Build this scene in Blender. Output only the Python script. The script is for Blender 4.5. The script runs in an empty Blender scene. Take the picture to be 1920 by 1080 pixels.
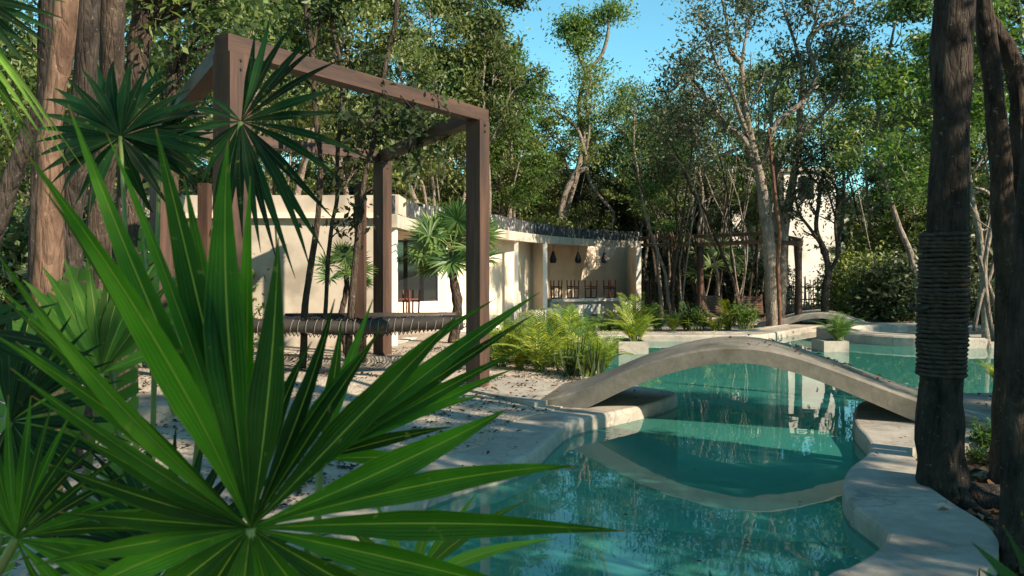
import bpy, math, random
import numpy as np
from mathutils import Vector, Matrix, geometry, noise
R = math.radians
rnd = random.Random(7)
C = bpy.context.scene.collection
S = bpy.context.scene

# ---------------- camera ----------------
EYE = 1.35; F = 1493.0; HOR = 500.0
cam = bpy.data.cameras.new('camera'); co = bpy.data.objects.new('camera', cam); C.objects.link(co)
co.location = (0, 0, EYE); co.rotation_euler = (R(90), 0, 0)
cam.sensor_width = 36; cam.lens = 28.0; cam.shift_y = -40/1920
cam.clip_start = 0.05; cam.clip_end = 2000
cam.dof.use_dof = True; cam.dof.focus_distance = 11.0; cam.dof.aperture_fstop = 10.0
S.camera = co
# ---------------- light ----------------
SUN = Vector((1.5, -1.0, 1.08)).normalized()
w = bpy.data.worlds.new('World'); S.world = w; w.use_nodes = True
nt = w.node_tree; bg = nt.nodes['Background']
sky = nt.nodes.new('ShaderNodeTexSky'); sky.sky_type = 'NISHITA'; sky.sun_disc = False
sky.sun_elevation = math.asin(SUN.z); sky.sun_rotation = math.atan2(SUN.x, SUN.y)
sky.air_density = 1.0; sky.dust_density = 0.0; sky.ozone_density = 2.2
tint = nt.nodes.new('ShaderNodeMix'); tint.data_type = 'RGBA'; tint.blend_type = 'MULTIPLY'
tint.inputs[0].default_value = 1.0; tint.inputs[7].default_value = (0.60, 1.02, 0.90, 1)
nt.links.new(sky.outputs[0], tint.inputs[6]); nt.links.new(tint.outputs[2], bg.inputs[0])
bg.inputs[1].default_value = 0.105
sl = bpy.data.lights.new('sun', 'SUN'); sl.energy = 5.0; sl.angle = R(0.6); sl.color = (1.0, 0.86, 0.68)
so = bpy.data.objects.new('sun', sl); C.objects.link(so); so.location = (20, -15, 20)
so.rotation_euler = SUN.to_track_quat('Z', 'Y').to_euler()
S.view_settings.view_transform = 'Standard'; S.view_settings.look = 'None'
S.view_settings.gamma = 1; S.view_settings.exposure = 1.25; S.view_settings.use_curve_mapping = False
S.cycles.max_bounces = 7; S.cycles.diffuse_bounces = 3; S.cycles.glossy_bounces = 3
S.cycles.transparent_max_bounces = 12; S.cycles.transmission_bounces = 4

# ---------------- helpers ----------------
def P(px, py, Y):
    return Vector(((px-960)/F*Y, Y, EYE-(py-HOR)/F*Y))
def G(px, py, z):
    Y = F*(EYE-z)/(py-HOR)
    return Vector(((px-960)/F*Y, Y, z))

class MB:
    """collects quads and tris with uvs; build() links them as one mesh object"""
    def __init__(s): s.v = []; s.f = []; s.uv = []; s.n = 0; s.usesuv = False
    def add(s, verts, faces, uvs=None):
        b = s.n; s.v.extend(verts); s.n += len(verts)
        for f in faces: s.f.append([i+b for i in f])
        if uvs: s.usesuv = True; s.uv.extend(uvs)
        else: s.uv.extend([(0, 0)]*len(verts))
    def box(s, lo, hi, M=None):
        x0, y0, z0 = lo; x1, y1, z1 = hi
        vs = [Vector(p) for p in ((x0,y0,z0),(x1,y0,z0),(x1,y1,z0),(x0,y1,z0),(x0,y0,z1),(x1,y0,z1),(x1,y1,z1),(x0,y1,z1))]
        if M: vs = [M @ p for p in vs]
        s.add(vs, [(0,3,2,1),(4,5,6,7),(0,1,5,4),(1,2,6,5),(2,3,7,6),(3,0,4,7)])
    def bar(s, a, b, w, h, up=(0,0,1), roll=0):
        a = Vector(a); b = Vector(b); d = (b-a); L = d.length; d.normalize()
        up = Vector(up); x = d.cross(up)
        if x.length < 1e-3: x = Vector((1,0,0))
        x.normalize(); y = x.cross(d)
        if roll: q = Matrix.Rotation(roll, 3, d); x = q@x; y = q@y
        M = Matrix((( x.x, d.x, y.x, a.x),(x.y, d.y, y.y, a.y),(x.z, d.z, y.z, a.z),(0,0,0,1)))
        s.box((-w/2, 0, -h/2), (w/2, L, h/2), M)
    def tube(s, pts, rad, n=6, cap=True, wob=0):
        pts = [Vector(p) for p in pts]; m = len(pts)
        if not hasattr(rad, '__len__'): rad = [rad]*m
        b = s.n; vs = []; uv = []
        prev = None
        for i, p in enumerate(pts):
            d = (pts[min(i+1,m-1)]-pts[max(i-1,0)])
            if d.length < 1e-9: d = Vector((0,0,1))
            d.normalize()
            if prev is None:
                u = d.cross(Vector((0,1,0)) if abs(d.y) < .9 else Vector((1,0,0))).normalized()
            else:
                u = (prev - d*prev.dot(d))
                u = u.normalized() if u.length > 1e-6 else d.cross(Vector((0,1,0))).normalized()
            prev = u; v = d.cross(u)
            for k in range(n):
                a = 2*math.pi*k/n; r = rad[i]
                if wob: r *= 1+wob*noise.noise(Vector((math.cos(a)*1.5, math.sin(a)*1.5, i*.35+pts[0].x*3)))
                vs.append(p+u*(r*math.cos(a))+v*(r*math.sin(a))); uv.append((k/n, i/m))
        fs = []
        for i in range(m-1):
            for k in range(n):
                k2 = (k+1) % n
                fs.append((i*n+k, i*n+k2, (i+1)*n+k2, (i+1)*n+k))
        if cap: fs.append(tuple(range(n-1, -1, -1))); fs.append(tuple((m-1)*n+k for k in range(n)))
        s.add(vs, fs, uv)
    def lathe(s, c, prof, n=16):
        c = Vector(c); vs = []
        for r, z in prof:
            for k in range(n):
                a = 2*math.pi*k/n; vs.append(c+Vector((r*math.cos(a), r*math.sin(a), z)))
        fs = []
        for i in range(len(prof)-1):
            for k in range(n): fs.append((i*n+k, i*n+(k+1)%n, (i+1)*n+(k+1)%n, (i+1)*n+k))
        s.add(vs, fs)
    def mesh(s, name, smooth=False):
        me = bpy.data.meshes.new(name)
        me.from_pydata([tuple(v) for v in s.v], [], s.f)
        if s.usesuv:
            ul = me.uv_layers.new(name='UVMap')
            li = np.zeros(len(me.loops), dtype=np.int32); me.loops.foreach_get('vertex_index', li)
            arr = np.array(s.uv, dtype=np.float32)[li]
            ul.data.foreach_set('uv', arr.ravel())
        if smooth: me.polygons.foreach_set('use_smooth', [True]*len(me.polygons))
        return me
    def build(s, name, m, parent=None, smooth=False, loc=None):
        me = s.mesh(name, smooth); me.materials.append(m)
        return link(name, me, parent, loc)
def link(name, me, parent=None, loc=None):
    o = bpy.data.objects.new(name, me); C.objects.link(o)
    if loc is not None: o.location = loc
    if parent is not None: o.parent = parent
    return o
def tag(o, label=None, cat=None, group=None, kind=None):
    if label: o['label'] = label
    if cat: o['category'] = cat
    if group: o['group'] = group
    if kind: o['kind'] = kind
    return o
def empty(name, loc, label, cat, group=None, rz=0):
    o = bpy.data.objects.new(name, None); C.objects.link(o); o.empty_display_size = .2
    o.location = loc; o.rotation_euler = (0, 0, rz)
    return tag(o, label, cat, group)
KIDS = {}
def copy_tree(o, parent=None):
    c = o.copy(); C.objects.link(c)
    if parent is not None: c.parent = parent
    for ch in list(o.children): copy_tree(ch, c)
    return c
def place(proto, used, loc, label, cat=None, group=None, rz=0, sc=1.0):
    """first use moves the prototype itself, later uses are copies"""
    o = proto if proto.name not in used else copy_tree(proto)
    used.add(proto.name)
    o.location = loc; o.rotation_euler = (0, 0, rz)
    o.scale = (sc, sc, sc) if not hasattr(sc, '__len__') else sc
    o['label'] = label
    if cat: o['category'] = cat
    if group: o['group'] = group
    elif 'group' in o: del o['group']
    return o

# ---------------- materials ----------------
def newmat(name):
    m = bpy.data.materials.new(name); m.use_nodes = True
    return m, m.node_tree, m.node_tree.nodes['Principled BSDF']
def N(nt, t, **k):
    n = nt.nodes.new(t)
    for a, b in k.items(): setattr(n, a, b)
    return n
def ramp(nt, stops):
    r = nt.nodes.new('ShaderNodeValToRGB'); e = r.color_ramp.elements
    while len(e) > 1: e.remove(e[-1])
    e[0].position = stops[0][0]; e[0].color = (*stops[0][1], 1)
    for p, c in stops[1:]:
        x = e.new(p); x.color = (*c, 1)
    return r
def surf(name, c1, c2, scale=3.0, rough=.8, bump=.3, bscale=40, stain=None, stscale=1.2, stretch=(1,1,1), spec=.3, bd=.01, stain_at=(.52,.66), rot=None, cracks=0):
    m, nt, b = newmat(name); L = nt.links.new
    tc = N(nt, 'ShaderNodeTexCoord'); mp = N(nt, 'ShaderNodeMapping'); mp.inputs['Scale'].default_value = stretch
    geo = N(nt, 'ShaderNodeNewGeometry')
    if rot is not None:
        vr = N(nt, 'ShaderNodeVectorRotate', rotation_type='Z_AXIS'); vr.inputs['Angle'].default_value = rot; L(geo.outputs['Position'], vr.inputs[0]); L(vr.outputs[0], mp.inputs[0])
    else: L(geo.outputs['Position'], mp.inputs[0])
    n1 = N(nt, 'ShaderNodeTexNoise'); n1.inputs['Scale'].default_value = scale; n1.inputs['Detail'].default_value = 8; n1.inputs['Roughness'].default_value = .65
    L(mp.outputs[0], n1.inputs[0])
    r = ramp(nt, [(.3, c1), (.7, c2)]); L(n1.outputs[0], r.inputs[0])
    col = r.outputs[0]
    if stain:
        n2 = N(nt, 'ShaderNodeTexNoise'); n2.inputs['Scale'].default_value = stscale; n2.inputs['Detail'].default_value = 6
        L(mp.outputs[0], n2.inputs[0])
        r2 = ramp(nt, [(stain_at[0], (0,0,0)), (stain_at[1], (1,1,1))]); L(n2.outputs[0], r2.inputs[0])
        mx = N(nt, 'ShaderNodeMix', data_type='RGBA'); L(r2.outputs[0], mx.inputs[0]); L(col, mx.inputs[6]); mx.inputs[7].default_value = (*stain, 1)
        col = mx.outputs[2]
    if cracks:
        nd = N(nt, 'ShaderNodeTexNoise'); nd.inputs['Scale'].default_value = 3; nd.inputs['Detail'].default_value = 6; L(geo.outputs['Position'], nd.inputs[0])
        va = N(nt, 'ShaderNodeVectorMath', operation='MULTIPLY_ADD'); va.inputs[1].default_value = (.5,.5,.5); L(nd.outputs['Color'], va.inputs[0]); L(geo.outputs['Position'], va.inputs[2])
        vo = N(nt, 'ShaderNodeTexVoronoi', feature='DISTANCE_TO_EDGE'); vo.inputs['Scale'].default_value = 1.1; L(va.outputs[0], vo.inputs[0])
        rc_ = ramp(nt, [(.0, (cracks,cracks,cracks)), (.012, (0,0,0))]); L(vo.outputs[0], rc_.inputs[0])
        n5 = N(nt, 'ShaderNodeTexNoise'); n5.inputs['Scale'].default_value = 14; n5.inputs['Detail'].default_value = 8; n5.inputs['Roughness'].default_value = .75; L(geo.outputs['Position'], n5.inputs[0])
        r5 = ramp(nt, [(.3, (.80,.79,.77)), (.7, (1.12,1.12,1.12))]); L(n5.outputs[0], r5.inputs[0])
        m5 = N(nt, 'ShaderNodeMix', data_type='RGBA', blend_type='MULTIPLY'); m5.inputs[0].default_value = 1; L(col, m5.inputs[6]); L(r5.outputs[0], m5.inputs[7])
        m6 = N(nt, 'ShaderNodeMix', data_type='RGBA'); L(rc_.outputs[0], m6.inputs[0]); L(m5.outputs[2], m6.inputs[6]); m6.inputs[7].default_value = (.09,.08,.065,1)
        col = m6.outputs[2]
    L(col, b.inputs['Base Color']); b.inputs['Roughness'].default_value = rough
    b.inputs['Specular IOR Level'].default_value = spec
    if bump:
        n3 = N(nt, 'ShaderNodeTexNoise'); n3.inputs['Scale'].default_value = bscale; n3.inputs['Detail'].default_value = 6
        L(mp.outputs[0], n3.inputs[0])
        bp = N(nt, 'ShaderNodeBump'); bp.inputs['Strength'].default_value = bump; bp.inputs['Distance'].default_value = bd
        L(n3.outputs[0], bp.inputs['Height']); L(bp.outputs[0], b.inputs['Normal'])
    return m
def bark(name, c1, c2, lichen, scale=6, amt=(.55,.62), bd=.03, z=.35):
    m, nt, b = newmat(name); L = nt.links.new
    geo = N(nt, 'ShaderNodeNewGeometry'); mp = N(nt, 'ShaderNodeMapping'); mp.inputs['Scale'].default_value = (1,1,z)
    L(geo.outputs['Position'], mp.inputs[0])
    n1 = N(nt, 'ShaderNodeTexNoise'); n1.inputs['Scale'].default_value = scale; n1.inputs['Detail'].default_value = 9; n1.inputs['Roughness'].default_value = .7
    L(mp.outputs[0], n1.inputs[0]); r = ramp(nt, [(.32, c1), (.66, c2)]); L(n1.outputs[0], r.inputs[0])
    n2 = N(nt, 'ShaderNodeTexNoise'); n2.inputs['Scale'].default_value = scale*2.6; n2.inputs['Detail'].default_value = 10; n2.inputs['Roughness'].default_value = .75; n2.inputs['Distortion'].default_value = .6
    L(geo.outputs['Position'], n2.inputs[0]); r2 = ramp(nt, [(amt[0], (0,0,0)), (amt[1], (1,1,1))]); L(n2.outputs[0], r2.inputs[0])
    mx = N(nt, 'ShaderNodeMix', data_type='RGBA'); L(r2.outputs[0], mx.inputs[0]); L(r.outputs[0], mx.inputs[6]); mx.inputs[7].default_value = (*lichen, 1)
    L(mx.outputs[2], b.inputs['Base Color']); b.inputs['Roughness'].default_value = .9; b.inputs['Specular IOR Level'].default_value = .15
    mp2 = N(nt, 'ShaderNodeMapping'); mp2.inputs['Scale'].default_value = (1,1,.22); L(geo.outputs['Position'], mp2.inputs[0])
    n3 = N(nt, 'ShaderNodeTexNoise'); n3.inputs['Scale'].default_value = 38; n3.inputs['Detail'].default_value = 8; n3.inputs['Roughness'].default_value = .7
    L(mp2.outputs[0], n3.inputs[0]); bp = N(nt, 'ShaderNodeBump'); bp.inputs['Strength'].default_value = 1.0; bp.inputs['Distance'].default_value = bd*1.6
    vo = N(nt, 'ShaderNodeTexVoronoi', feature='DISTANCE_TO_EDGE'); vo.inputs['Scale'].default_value = scale*2.4; L(mp2.outputs[0], vo.inputs[0])
    vm = N(nt, 'ShaderNodeMapRange'); vm.inputs['From Max'].default_value = .18; L(vo.outputs[0], vm.inputs[0])
    ad = N(nt, 'ShaderNodeMath', operation='MULTIPLY_ADD'); ad.inputs[1].default_value = .35; L(vm.outputs[0], ad.inputs[0]); L(n3.outputs[0], ad.inputs[2])
    L(ad.outputs[0], bp.inputs['Height']); L(bp.outputs[0], b.inputs['Normal'])
    return m
def leafmat(name, cols, trans=.38, rough=.45, gloss=.32, objrand=.3):
    """cols: dark .. light per leaf; a leaf lets some light through"""
    m, nt, b = newmat(name); L = nt.links.new
    geo = N(nt, 'ShaderNodeNewGeometry'); r = ramp(nt, [(i/(len(cols)-1), c) for i, c in enumerate(cols)])
    L(geo.outputs['Random Per Island'], r.inputs[0])
    oi = N(nt, 'ShaderNodeObjectInfo'); hs = N(nt, 'ShaderNodeHueSaturation')
    mr = N(nt, 'ShaderNodeMapRange'); mr.inputs['To Min'].default_value = 1-objrand; mr.inputs['To Max'].default_value = 1+objrand
    L(oi.outputs['Random'], mr.inputs[0]); L(mr.outputs[0], hs.inputs['Value'])
    mh = N(nt, 'ShaderNodeMapRange'); mh.inputs['To Min'].default_value = .485; mh.inputs['To Max'].default_value = .515
    mm = N(nt, 'ShaderNodeMath', operation='FRACT'); m7 = N(nt, 'ShaderNodeMath', operation='MULTIPLY'); m7.inputs[1].default_value = 7.3
    L(oi.outputs['Random'], m7.inputs[0]); L(m7.outputs[0], mm.inputs[0]); L(mm.outputs[0], mh.inputs[0]); L(mh.outputs[0], hs.inputs['Hue'])
    L(r.outputs[0], hs.inputs['Color'])
    L(hs.outputs[0], b.inputs['Base Color']); b.inputs['Roughness'].default_value = rough; b.inputs['Specular IOR Level'].default_value = gloss
    tr = N(nt, 'ShaderNodeBsdfTranslucent')
    h2 = N(nt, 'ShaderNodeHueSaturation'); h2.inputs['Saturation'].default_value = 1.15; h2.inputs['Value'].default_value = 1.7; h2.inputs['Hue'].default_value = .49
    L(hs.outputs[0], h2.inputs['Color']); L(h2.outputs[0], tr.inputs[0])
    mx = N(nt, 'ShaderNodeMixShader'); mx.inputs[0].default_value = trans
    L(b.outputs[0], mx.inputs[1]); L(tr.outputs[0], mx.inputs[2]); L(mx.outputs[0], nt.nodes['Material Output'].inputs[0])
    return m
def frondmat(name, dark, light, rib, trans=.4, veins=9, rough=.48):
    """fan palm leaflet: u across, v along; yellow midrib, fine parallel veins"""
    m, nt, b = newmat(name); L = nt.links.new
    uv = N(nt, 'ShaderNodeUVMap'); sp = N(nt, 'ShaderNodeSeparateXYZ'); L(uv.outputs[0], sp.inputs[0])
    ab = N(nt, 'ShaderNodeMath', operation='SUBTRACT'); ab.inputs[1].default_value = .5; L(sp.outputs[0], ab.inputs[0])
    a2 = N(nt, 'ShaderNodeMath', operation='ABSOLUTE'); L(ab.outputs[0], a2.inputs[0])
    geo = N(nt, 'ShaderNodeNewGeometry')
    n1 = N(nt, 'ShaderNodeTexNoise'); n1.inputs['Scale'].default_value = 5; n1.inputs['Detail'].default_value = 6; L(geo.outputs['Position'], n1.inputs[0])
    r = ramp(nt, [(.3, dark), (.7, light)]); L(n1.outputs[0], r.inputs[0])
    sn = N(nt, 'ShaderNodeMath', operation='MULTIPLY'); sn.inputs[1].default_value = 2*math.pi*veins; L(sp.outputs[0], sn.inputs[0])
    s2 = N(nt, 'ShaderNodeMath', operation='SINE'); L(sn.outputs[0], s2.inputs[0])
    s3 = N(nt, 'ShaderNodeMapRange'); s3.inputs['From Min'].default_value = -1; s3.inputs['To Min'].default_value = .82; s3.inputs['To Max'].default_value = 1.12; L(s2.outputs[0], s3.inputs[0])
    oi = N(nt, 'ShaderNodeObjectInfo'); om = N(nt, 'ShaderNodeMapRange'); om.inputs['To Min'].default_value = .32; om.inputs['To Max'].default_value = 1.7; L(oi.outputs['Random'], om.inputs[0])
    pm = N(nt, 'ShaderNodeMath', operation='MULTIPLY'); L(s3.outputs[0], pm.inputs[0]); L(om.outputs[0], pm.inputs[1])
    hs = N(nt, 'ShaderNodeHueSaturation'); L(r.outputs[0], hs.inputs['Color']); L(pm.outputs[0], hs.inputs['Value'])
    rr = ramp(nt, [(.012, (1,1,1)), (.034, (0,0,0))]); L(a2.outputs[0], rr.inputs[0])
    mx = N(nt, 'ShaderNodeMix', data_type='RGBA'); L(rr.outputs[0], mx.inputs[0]); L(hs.outputs[0], mx.inputs[6]); mx.inputs[7].default_value = (*rib, 1)
    nz = N(nt, 'ShaderNodeTexNoise'); nz.inputs['Scale'].default_value = 60; L(geo.outputs['Position'], nz.inputs[0])
    av = N(nt, 'ShaderNodeMath', operation='MULTIPLY_ADD'); av.inputs[1].default_value = .035; L(nz.outputs[0], av.inputs[0]); L(sp.outputs[1], av.inputs[2])
    rt = ramp(nt, [(.985, (0,0,0)), (.999, (1,1,1))]); L(av.outputs[0], rt.inputs[0])
    m3 = N(nt, 'ShaderNodeMix', data_type='RGBA'); L(rt.outputs[0], m3.inputs[0]); L(mx.outputs[2], m3.inputs[6]); m3.inputs[7].default_value = (.22, .13, .035, 1)
    nq = N(nt, 'ShaderNodeTexNoise'); nq.inputs['Scale'].default_value = 42; nq.inputs['Detail'].default_value = 4; L(geo.outputs['Position'], nq.inputs[0])
    rq = ramp(nt, [(.66, (0,0,0)), (.72, (.7,.7,.7))]); L(nq.outputs[0], rq.inputs[0])
    re_ = ramp(nt, [(.475, (0,0,0)), (.495, (.55,.55,.55))]); L(a2.outputs[0], re_.inputs[0])
    mq = N(nt, 'ShaderNodeMath', operation='MAXIMUM'); L(rq.outputs[0], mq.inputs[0]); L(re_.outputs[0], mq.inputs[1])
    m4 = N(nt, 'ShaderNodeMix', data_type='RGBA'); L(mq.outputs[0], m4.inputs[0]); L(m3.outputs[2], m4.inputs[6]); m4.inputs[7].default_value = (.17, .19, .035, 1)
    col = m4.outputs[2]
    L(col, b.inputs['Base Color']); b.inputs['Roughness'].default_value = rough; b.inputs['Specular IOR Level'].default_value = .22
    bp = N(nt, 'ShaderNodeBump'); bp.inputs['Strength'].default_value = .35; bp.inputs['Distance'].default_value = .002; L(s2.outputs[0], bp.inputs['Height']); L(bp.outputs[0], b.inputs['Normal'])
    h2 = N(nt, 'ShaderNodeHueSaturation'); h2.inputs['Saturation'].default_value = 1.1; h2.inputs['Value'].default_value = 2.4; h2.inputs['Hue'].default_value = .492; L(col, h2.inputs['Color'])
    tr = N(nt, 'ShaderNodeBsdfTranslucent'); L(h2.outputs[0], tr.inputs[0])
    ms = N(nt, 'ShaderNodeMixShader'); ms.inputs[0].default_value = trans
    L(b.outputs[0], ms.inputs[1]); L(tr.outputs[0], ms.inputs[2]); L(ms.outputs[0], nt.nodes['Material Output'].inputs[0])
    return m
def plain(name, c, rough=.6, metal=0, spec=.4):
    m, nt, b = newmat(name); b.inputs['Base Color'].default_value = (*c, 1); b.inputs['Roughness'].default_value = rough
    b.inputs['Metallic'].default_value = metal; b.inputs['Specular IOR Level'].default_value = spec
    n = N(nt, 'ShaderNodeTexNoise'); n.inputs['Scale'].default_value = 30; bp = N(nt, 'ShaderNodeBump'); bp.inputs['Strength'].default_value = .15; bp.inputs['Distance'].default_value = .005
    nt.links.new(n.outputs[0], bp.inputs['Height']); nt.links.new(bp.outputs[0], b.inputs['Normal'])
    return m

M = {}
M['sand'] = surf('sand', (.20,.17,.14), (.42,.37,.31), 2.2, .95, .8, 55, stain=(.075,.06,.048), stscale=7, bd=.03, stain_at=(.55,.62))
M['soil'] = surf('soil', (.035,.027,.02), (.11,.08,.055), 5, .95, .8, 30, bd=.03)
M['cement'] = surf('cement', (.25,.22,.18), (.39,.345,.285), 1.6, .7, .3, 22, stain=(.155,.14,.115), stscale=1.9, bd=.005, stain_at=(.54,.74), cracks=.55)
M['bridge'] = surf('bridge', (.10,.088,.07), (.215,.19,.152), 2.4, .75, .35, 25, stain=(.075,.07,.04), stscale=1.7, bd=.006, stain_at=(.54,.70), cracks=.3)
M['poolwall'] = surf('pool_plaster', (.30,.58,.44), (.48,.78,.60), 1.2, .6, .2, 12, stain=(.24,.48,.40), stscale=.9, bd=.004)
M['stucco'] = surf('stucco', (.36,.305,.245), (.49,.42,.335), 1.5, .85, .2, 60, stain=(.27,.23,.18), stscale=1.3, bd=.003)
M['stucco_lifted'] = surf('inner_stucco_brightened', (.68,.55,.41), (.80,.66,.51), 1.5, .85, .2, 60, stain=(.60,.48,.36), stscale=1.1, bd=.003)  # paler copy of the stucco, bounced light of the bays put into its colour
M['whitewall'] = surf('white_plaster', (.60,.55,.49), (.74,.69,.62), 1.2, .85, .2, 50, stain=(.42,.39,.34), stscale=.7, bd=.003)
M['whitecol'] = surf('column_paint', (.66,.60,.52), (.76,.70,.62), 2.5, .8, .15, 50, bd=.003)
M['stone'] = surf('black_stone', (.006,.008,.011), (.075,.078,.08), 7, .55, 1.0, 14, stain=(.36,.345,.32), stscale=9, bd=.05, stretch=(1,1,.7), stain_at=(.57,.63))
M['timber'] = surf('timber', (.020,.012,.009), (.090,.045,.028), 9, .6, .6, 60, stain=(.028,.016,.012), stscale=6, stretch=(1,1,.10), bd=.004)
M['beamwood'] = surf('beam_timber', (.020,.012,.009), (.082,.042,.027), 9, .6, .6, 60, stain=(.018,.011,.008), stscale=6, bd=.005, stretch=(.12,1,1), rot=-1.007)
M['beamwood2'] = surf('beam_timber_cross', (.020,.012,.009), (.082,.042,.027), 9, .6, .6, 60, stain=(.018,.011,.008), stscale=6, bd=.005, stretch=(.12,1,1), rot=-2.05)
M['log'] = surf('log_wood', (.07,.04,.024), (.17,.10,.06), 6, .75, .6, 30, bd=.01)
M['redwood'] = surf('red_wood', (.075,.020,.013), (.14,.042,.026), 10, .45, .2, 30)
M['loungewood'] = surf('lounger_wood', (.11,.055,.035), (.20,.11,.075), 8, .7, .3, 30)
M['stick'] = surf('stick_wood', (.10,.075,.055), (.36,.29,.22), 12, .9, .5, 30)
M['stickgrey'] = surf('pale_stick_wood', (.30,.26,.22), (.55,.49,.42), 12, .9, .5, 30)
M['netlog'] = surf('net_log', (.018,.016,.014), (.05,.04,.031), 5, .6, .3, 30)
M['black'] = plain('black_paint', (.012,.012,.014), .5)
M['rope'] = surf('black_rope', (.018,.013,.010), (.085,.064,.046), 30, .85, .9, 160, bd=.008)
M['net'] = plain('black_net', (.010,.010,.012), .8)
M['twine'] = plain('pale_twine', (.20,.19,.17), .8)
M['bark_dark'] = bark('bark_dark', (.012,.010,.009), (.085,.066,.052), (.22,.19,.15), 11, (.60,.66))
M['bark_mid'] = bark('bark_mid', (.020,.015,.012), (.105,.075,.054), (.22,.18,.135), 10, (.58,.64))
M['bark_pink'] = bark('bark_pink', (.08,.045,.03), (.25,.155,.105), (.32,.24,.17), 7, (.60,.66))
M['bark_pale'] = bark('bark_pale', (.065,.05,.038), (.27,.22,.175), (.40,.35,.29), 9, (.55,.62), bd=.015)
M['bark_red'] = bark('bark_red', (.07,.032,.022), (.22,.11,.065), (.36,.27,.19), 4, (.62,.7))
M['glass'] = None
gm, gt, gb = newmat('window_glass'); gb.inputs['Base Color'].default_value = (.012,.015,.015,1); gb.inputs['Roughness'].default_value = .05; gb.inputs['Specular IOR Level'].default_value = .8; M['glass'] = gm
M['leafA'] = leafmat('leaf_deep_green', [(.020,.040,.013),(.05,.088,.024),(.10,.145,.04),(.19,.225,.085)])
M['leafB'] = leafmat('leaf_olive', [(.04,.062,.018),(.095,.13,.032),(.17,.20,.055),(.28,.29,.11)])
M['leafC'] = leafmat('leaf_fresh', [(.05,.09,.02),(.09,.15,.03),(.14,.20,.045)], .4)
M['leafD'] = leafmat('leaf_dark', [(.014,.024,.011),(.03,.048,.02),(.06,.078,.034),(.12,.13,.075)], .25)
M['areca'] = leafmat('areca_leaf', [(.04,.10,.016),(.11,.18,.022),(.24,.28,.032),(.42,.37,.055)], .4, objrand=.2)
M['areca_g'] = leafmat('areca_green', [(.03,.08,.018),(.07,.14,.028),(.15,.21,.04)], .35)
M['palm_m'] = leafmat('fan_palm_leaf', [(.04,.085,.025),(.07,.13,.035),(.12,.18,.05)], .35, rough=.4)
M['stalk'] = plain('green_stalk', (.12,.16,.035), .5)
M['leafN'] = leafmat('near_leaf', [(.014,.026,.011),(.03,.05,.018),(.05,.075,.025)], .3, rough=.6, gloss=.2)
M['litter'] = leafmat('dead_leaf', [(.04,.018,.010),(.09,.045,.022),(.16,.09,.045),(.24,.17,.10)], .05, gloss=.1)
M['chips'] = leafmat('bark_chips', [(.022,.015,.012),(.045,.030,.022),(.09,.06,.04)], .0, gloss=.1)
M['frond'] = frondmat('fan_leaf_green', (.010,.050,.005), (.070,.175,.016), (.30,.33,.045), .48)
M['frondb'] = frondmat('fan_leaf_bright', (.055,.13,.018), (.11,.21,.030), (.32,.36,.07), .45)
M['frond_shaded'] = frondmat('fan_leaf_shaded', (.005,.024,.006), (.013,.05,.012), (.06,.10,.02), .3, rough=.6)  # darker copy of the fan leaf, shade put into its green
# water: clear sheet, tinted, with fresnel reflection and faint ripples
wm, wt, wb = newmat('pool_water'); L = wt.links.new
wt.nodes.remove(wb)
tr = N(wt, 'ShaderNodeBsdfTransparent'); tr.inputs[0].default_value = (.45, .92, .77, 1)
gl = N(wt, 'ShaderNodeBsdfGlossy'); gl.inputs['Roughness'].default_value = .015; gl.inputs[0].default_value = (1,1,1,1)
fr = N(wt, 'ShaderNodeFresnel'); fr.inputs[0].default_value = 1.36
ge = N(wt, 'ShaderNodeNewGeometry'); wn = N(wt, 'ShaderNodeTexNoise'); wn.inputs['Scale'].default_value = 2.2; wn.inputs['Detail'].default_value = 2
L(ge.outputs['Position'], wn.inputs[0]); wbp = N(wt, 'ShaderNodeBump'); wbp.inputs['Strength'].default_value = .05; wbp.inputs['Distance'].default_value = .03
L(wn.outputs[0], wbp.inputs['Height']); L(wbp.outputs[0], gl.inputs['Normal']); L(wbp.outputs[0], fr.inputs['Normal'])
ms = N(wt, 'ShaderNodeMixShader'); L(fr.outputs[0], ms.inputs[0])
dfw = N(wt, 'ShaderNodeBsdfDiffuse'); dfw.inputs[0].default_value = (.08, .40, .31, 1)
mw = N(wt, 'ShaderNodeMixShader'); mw.inputs[0].default_value = .33; L(tr.outputs[0], mw.inputs[1]); L(dfw.outputs[0], mw.inputs[2]); L(mw.outputs[0], ms.inputs[1]); L(gl.outputs[0], ms.inputs[2])
L(ms.outputs[0], wt.nodes['Material Output'].inputs[0]); M['water'] = wm

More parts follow.
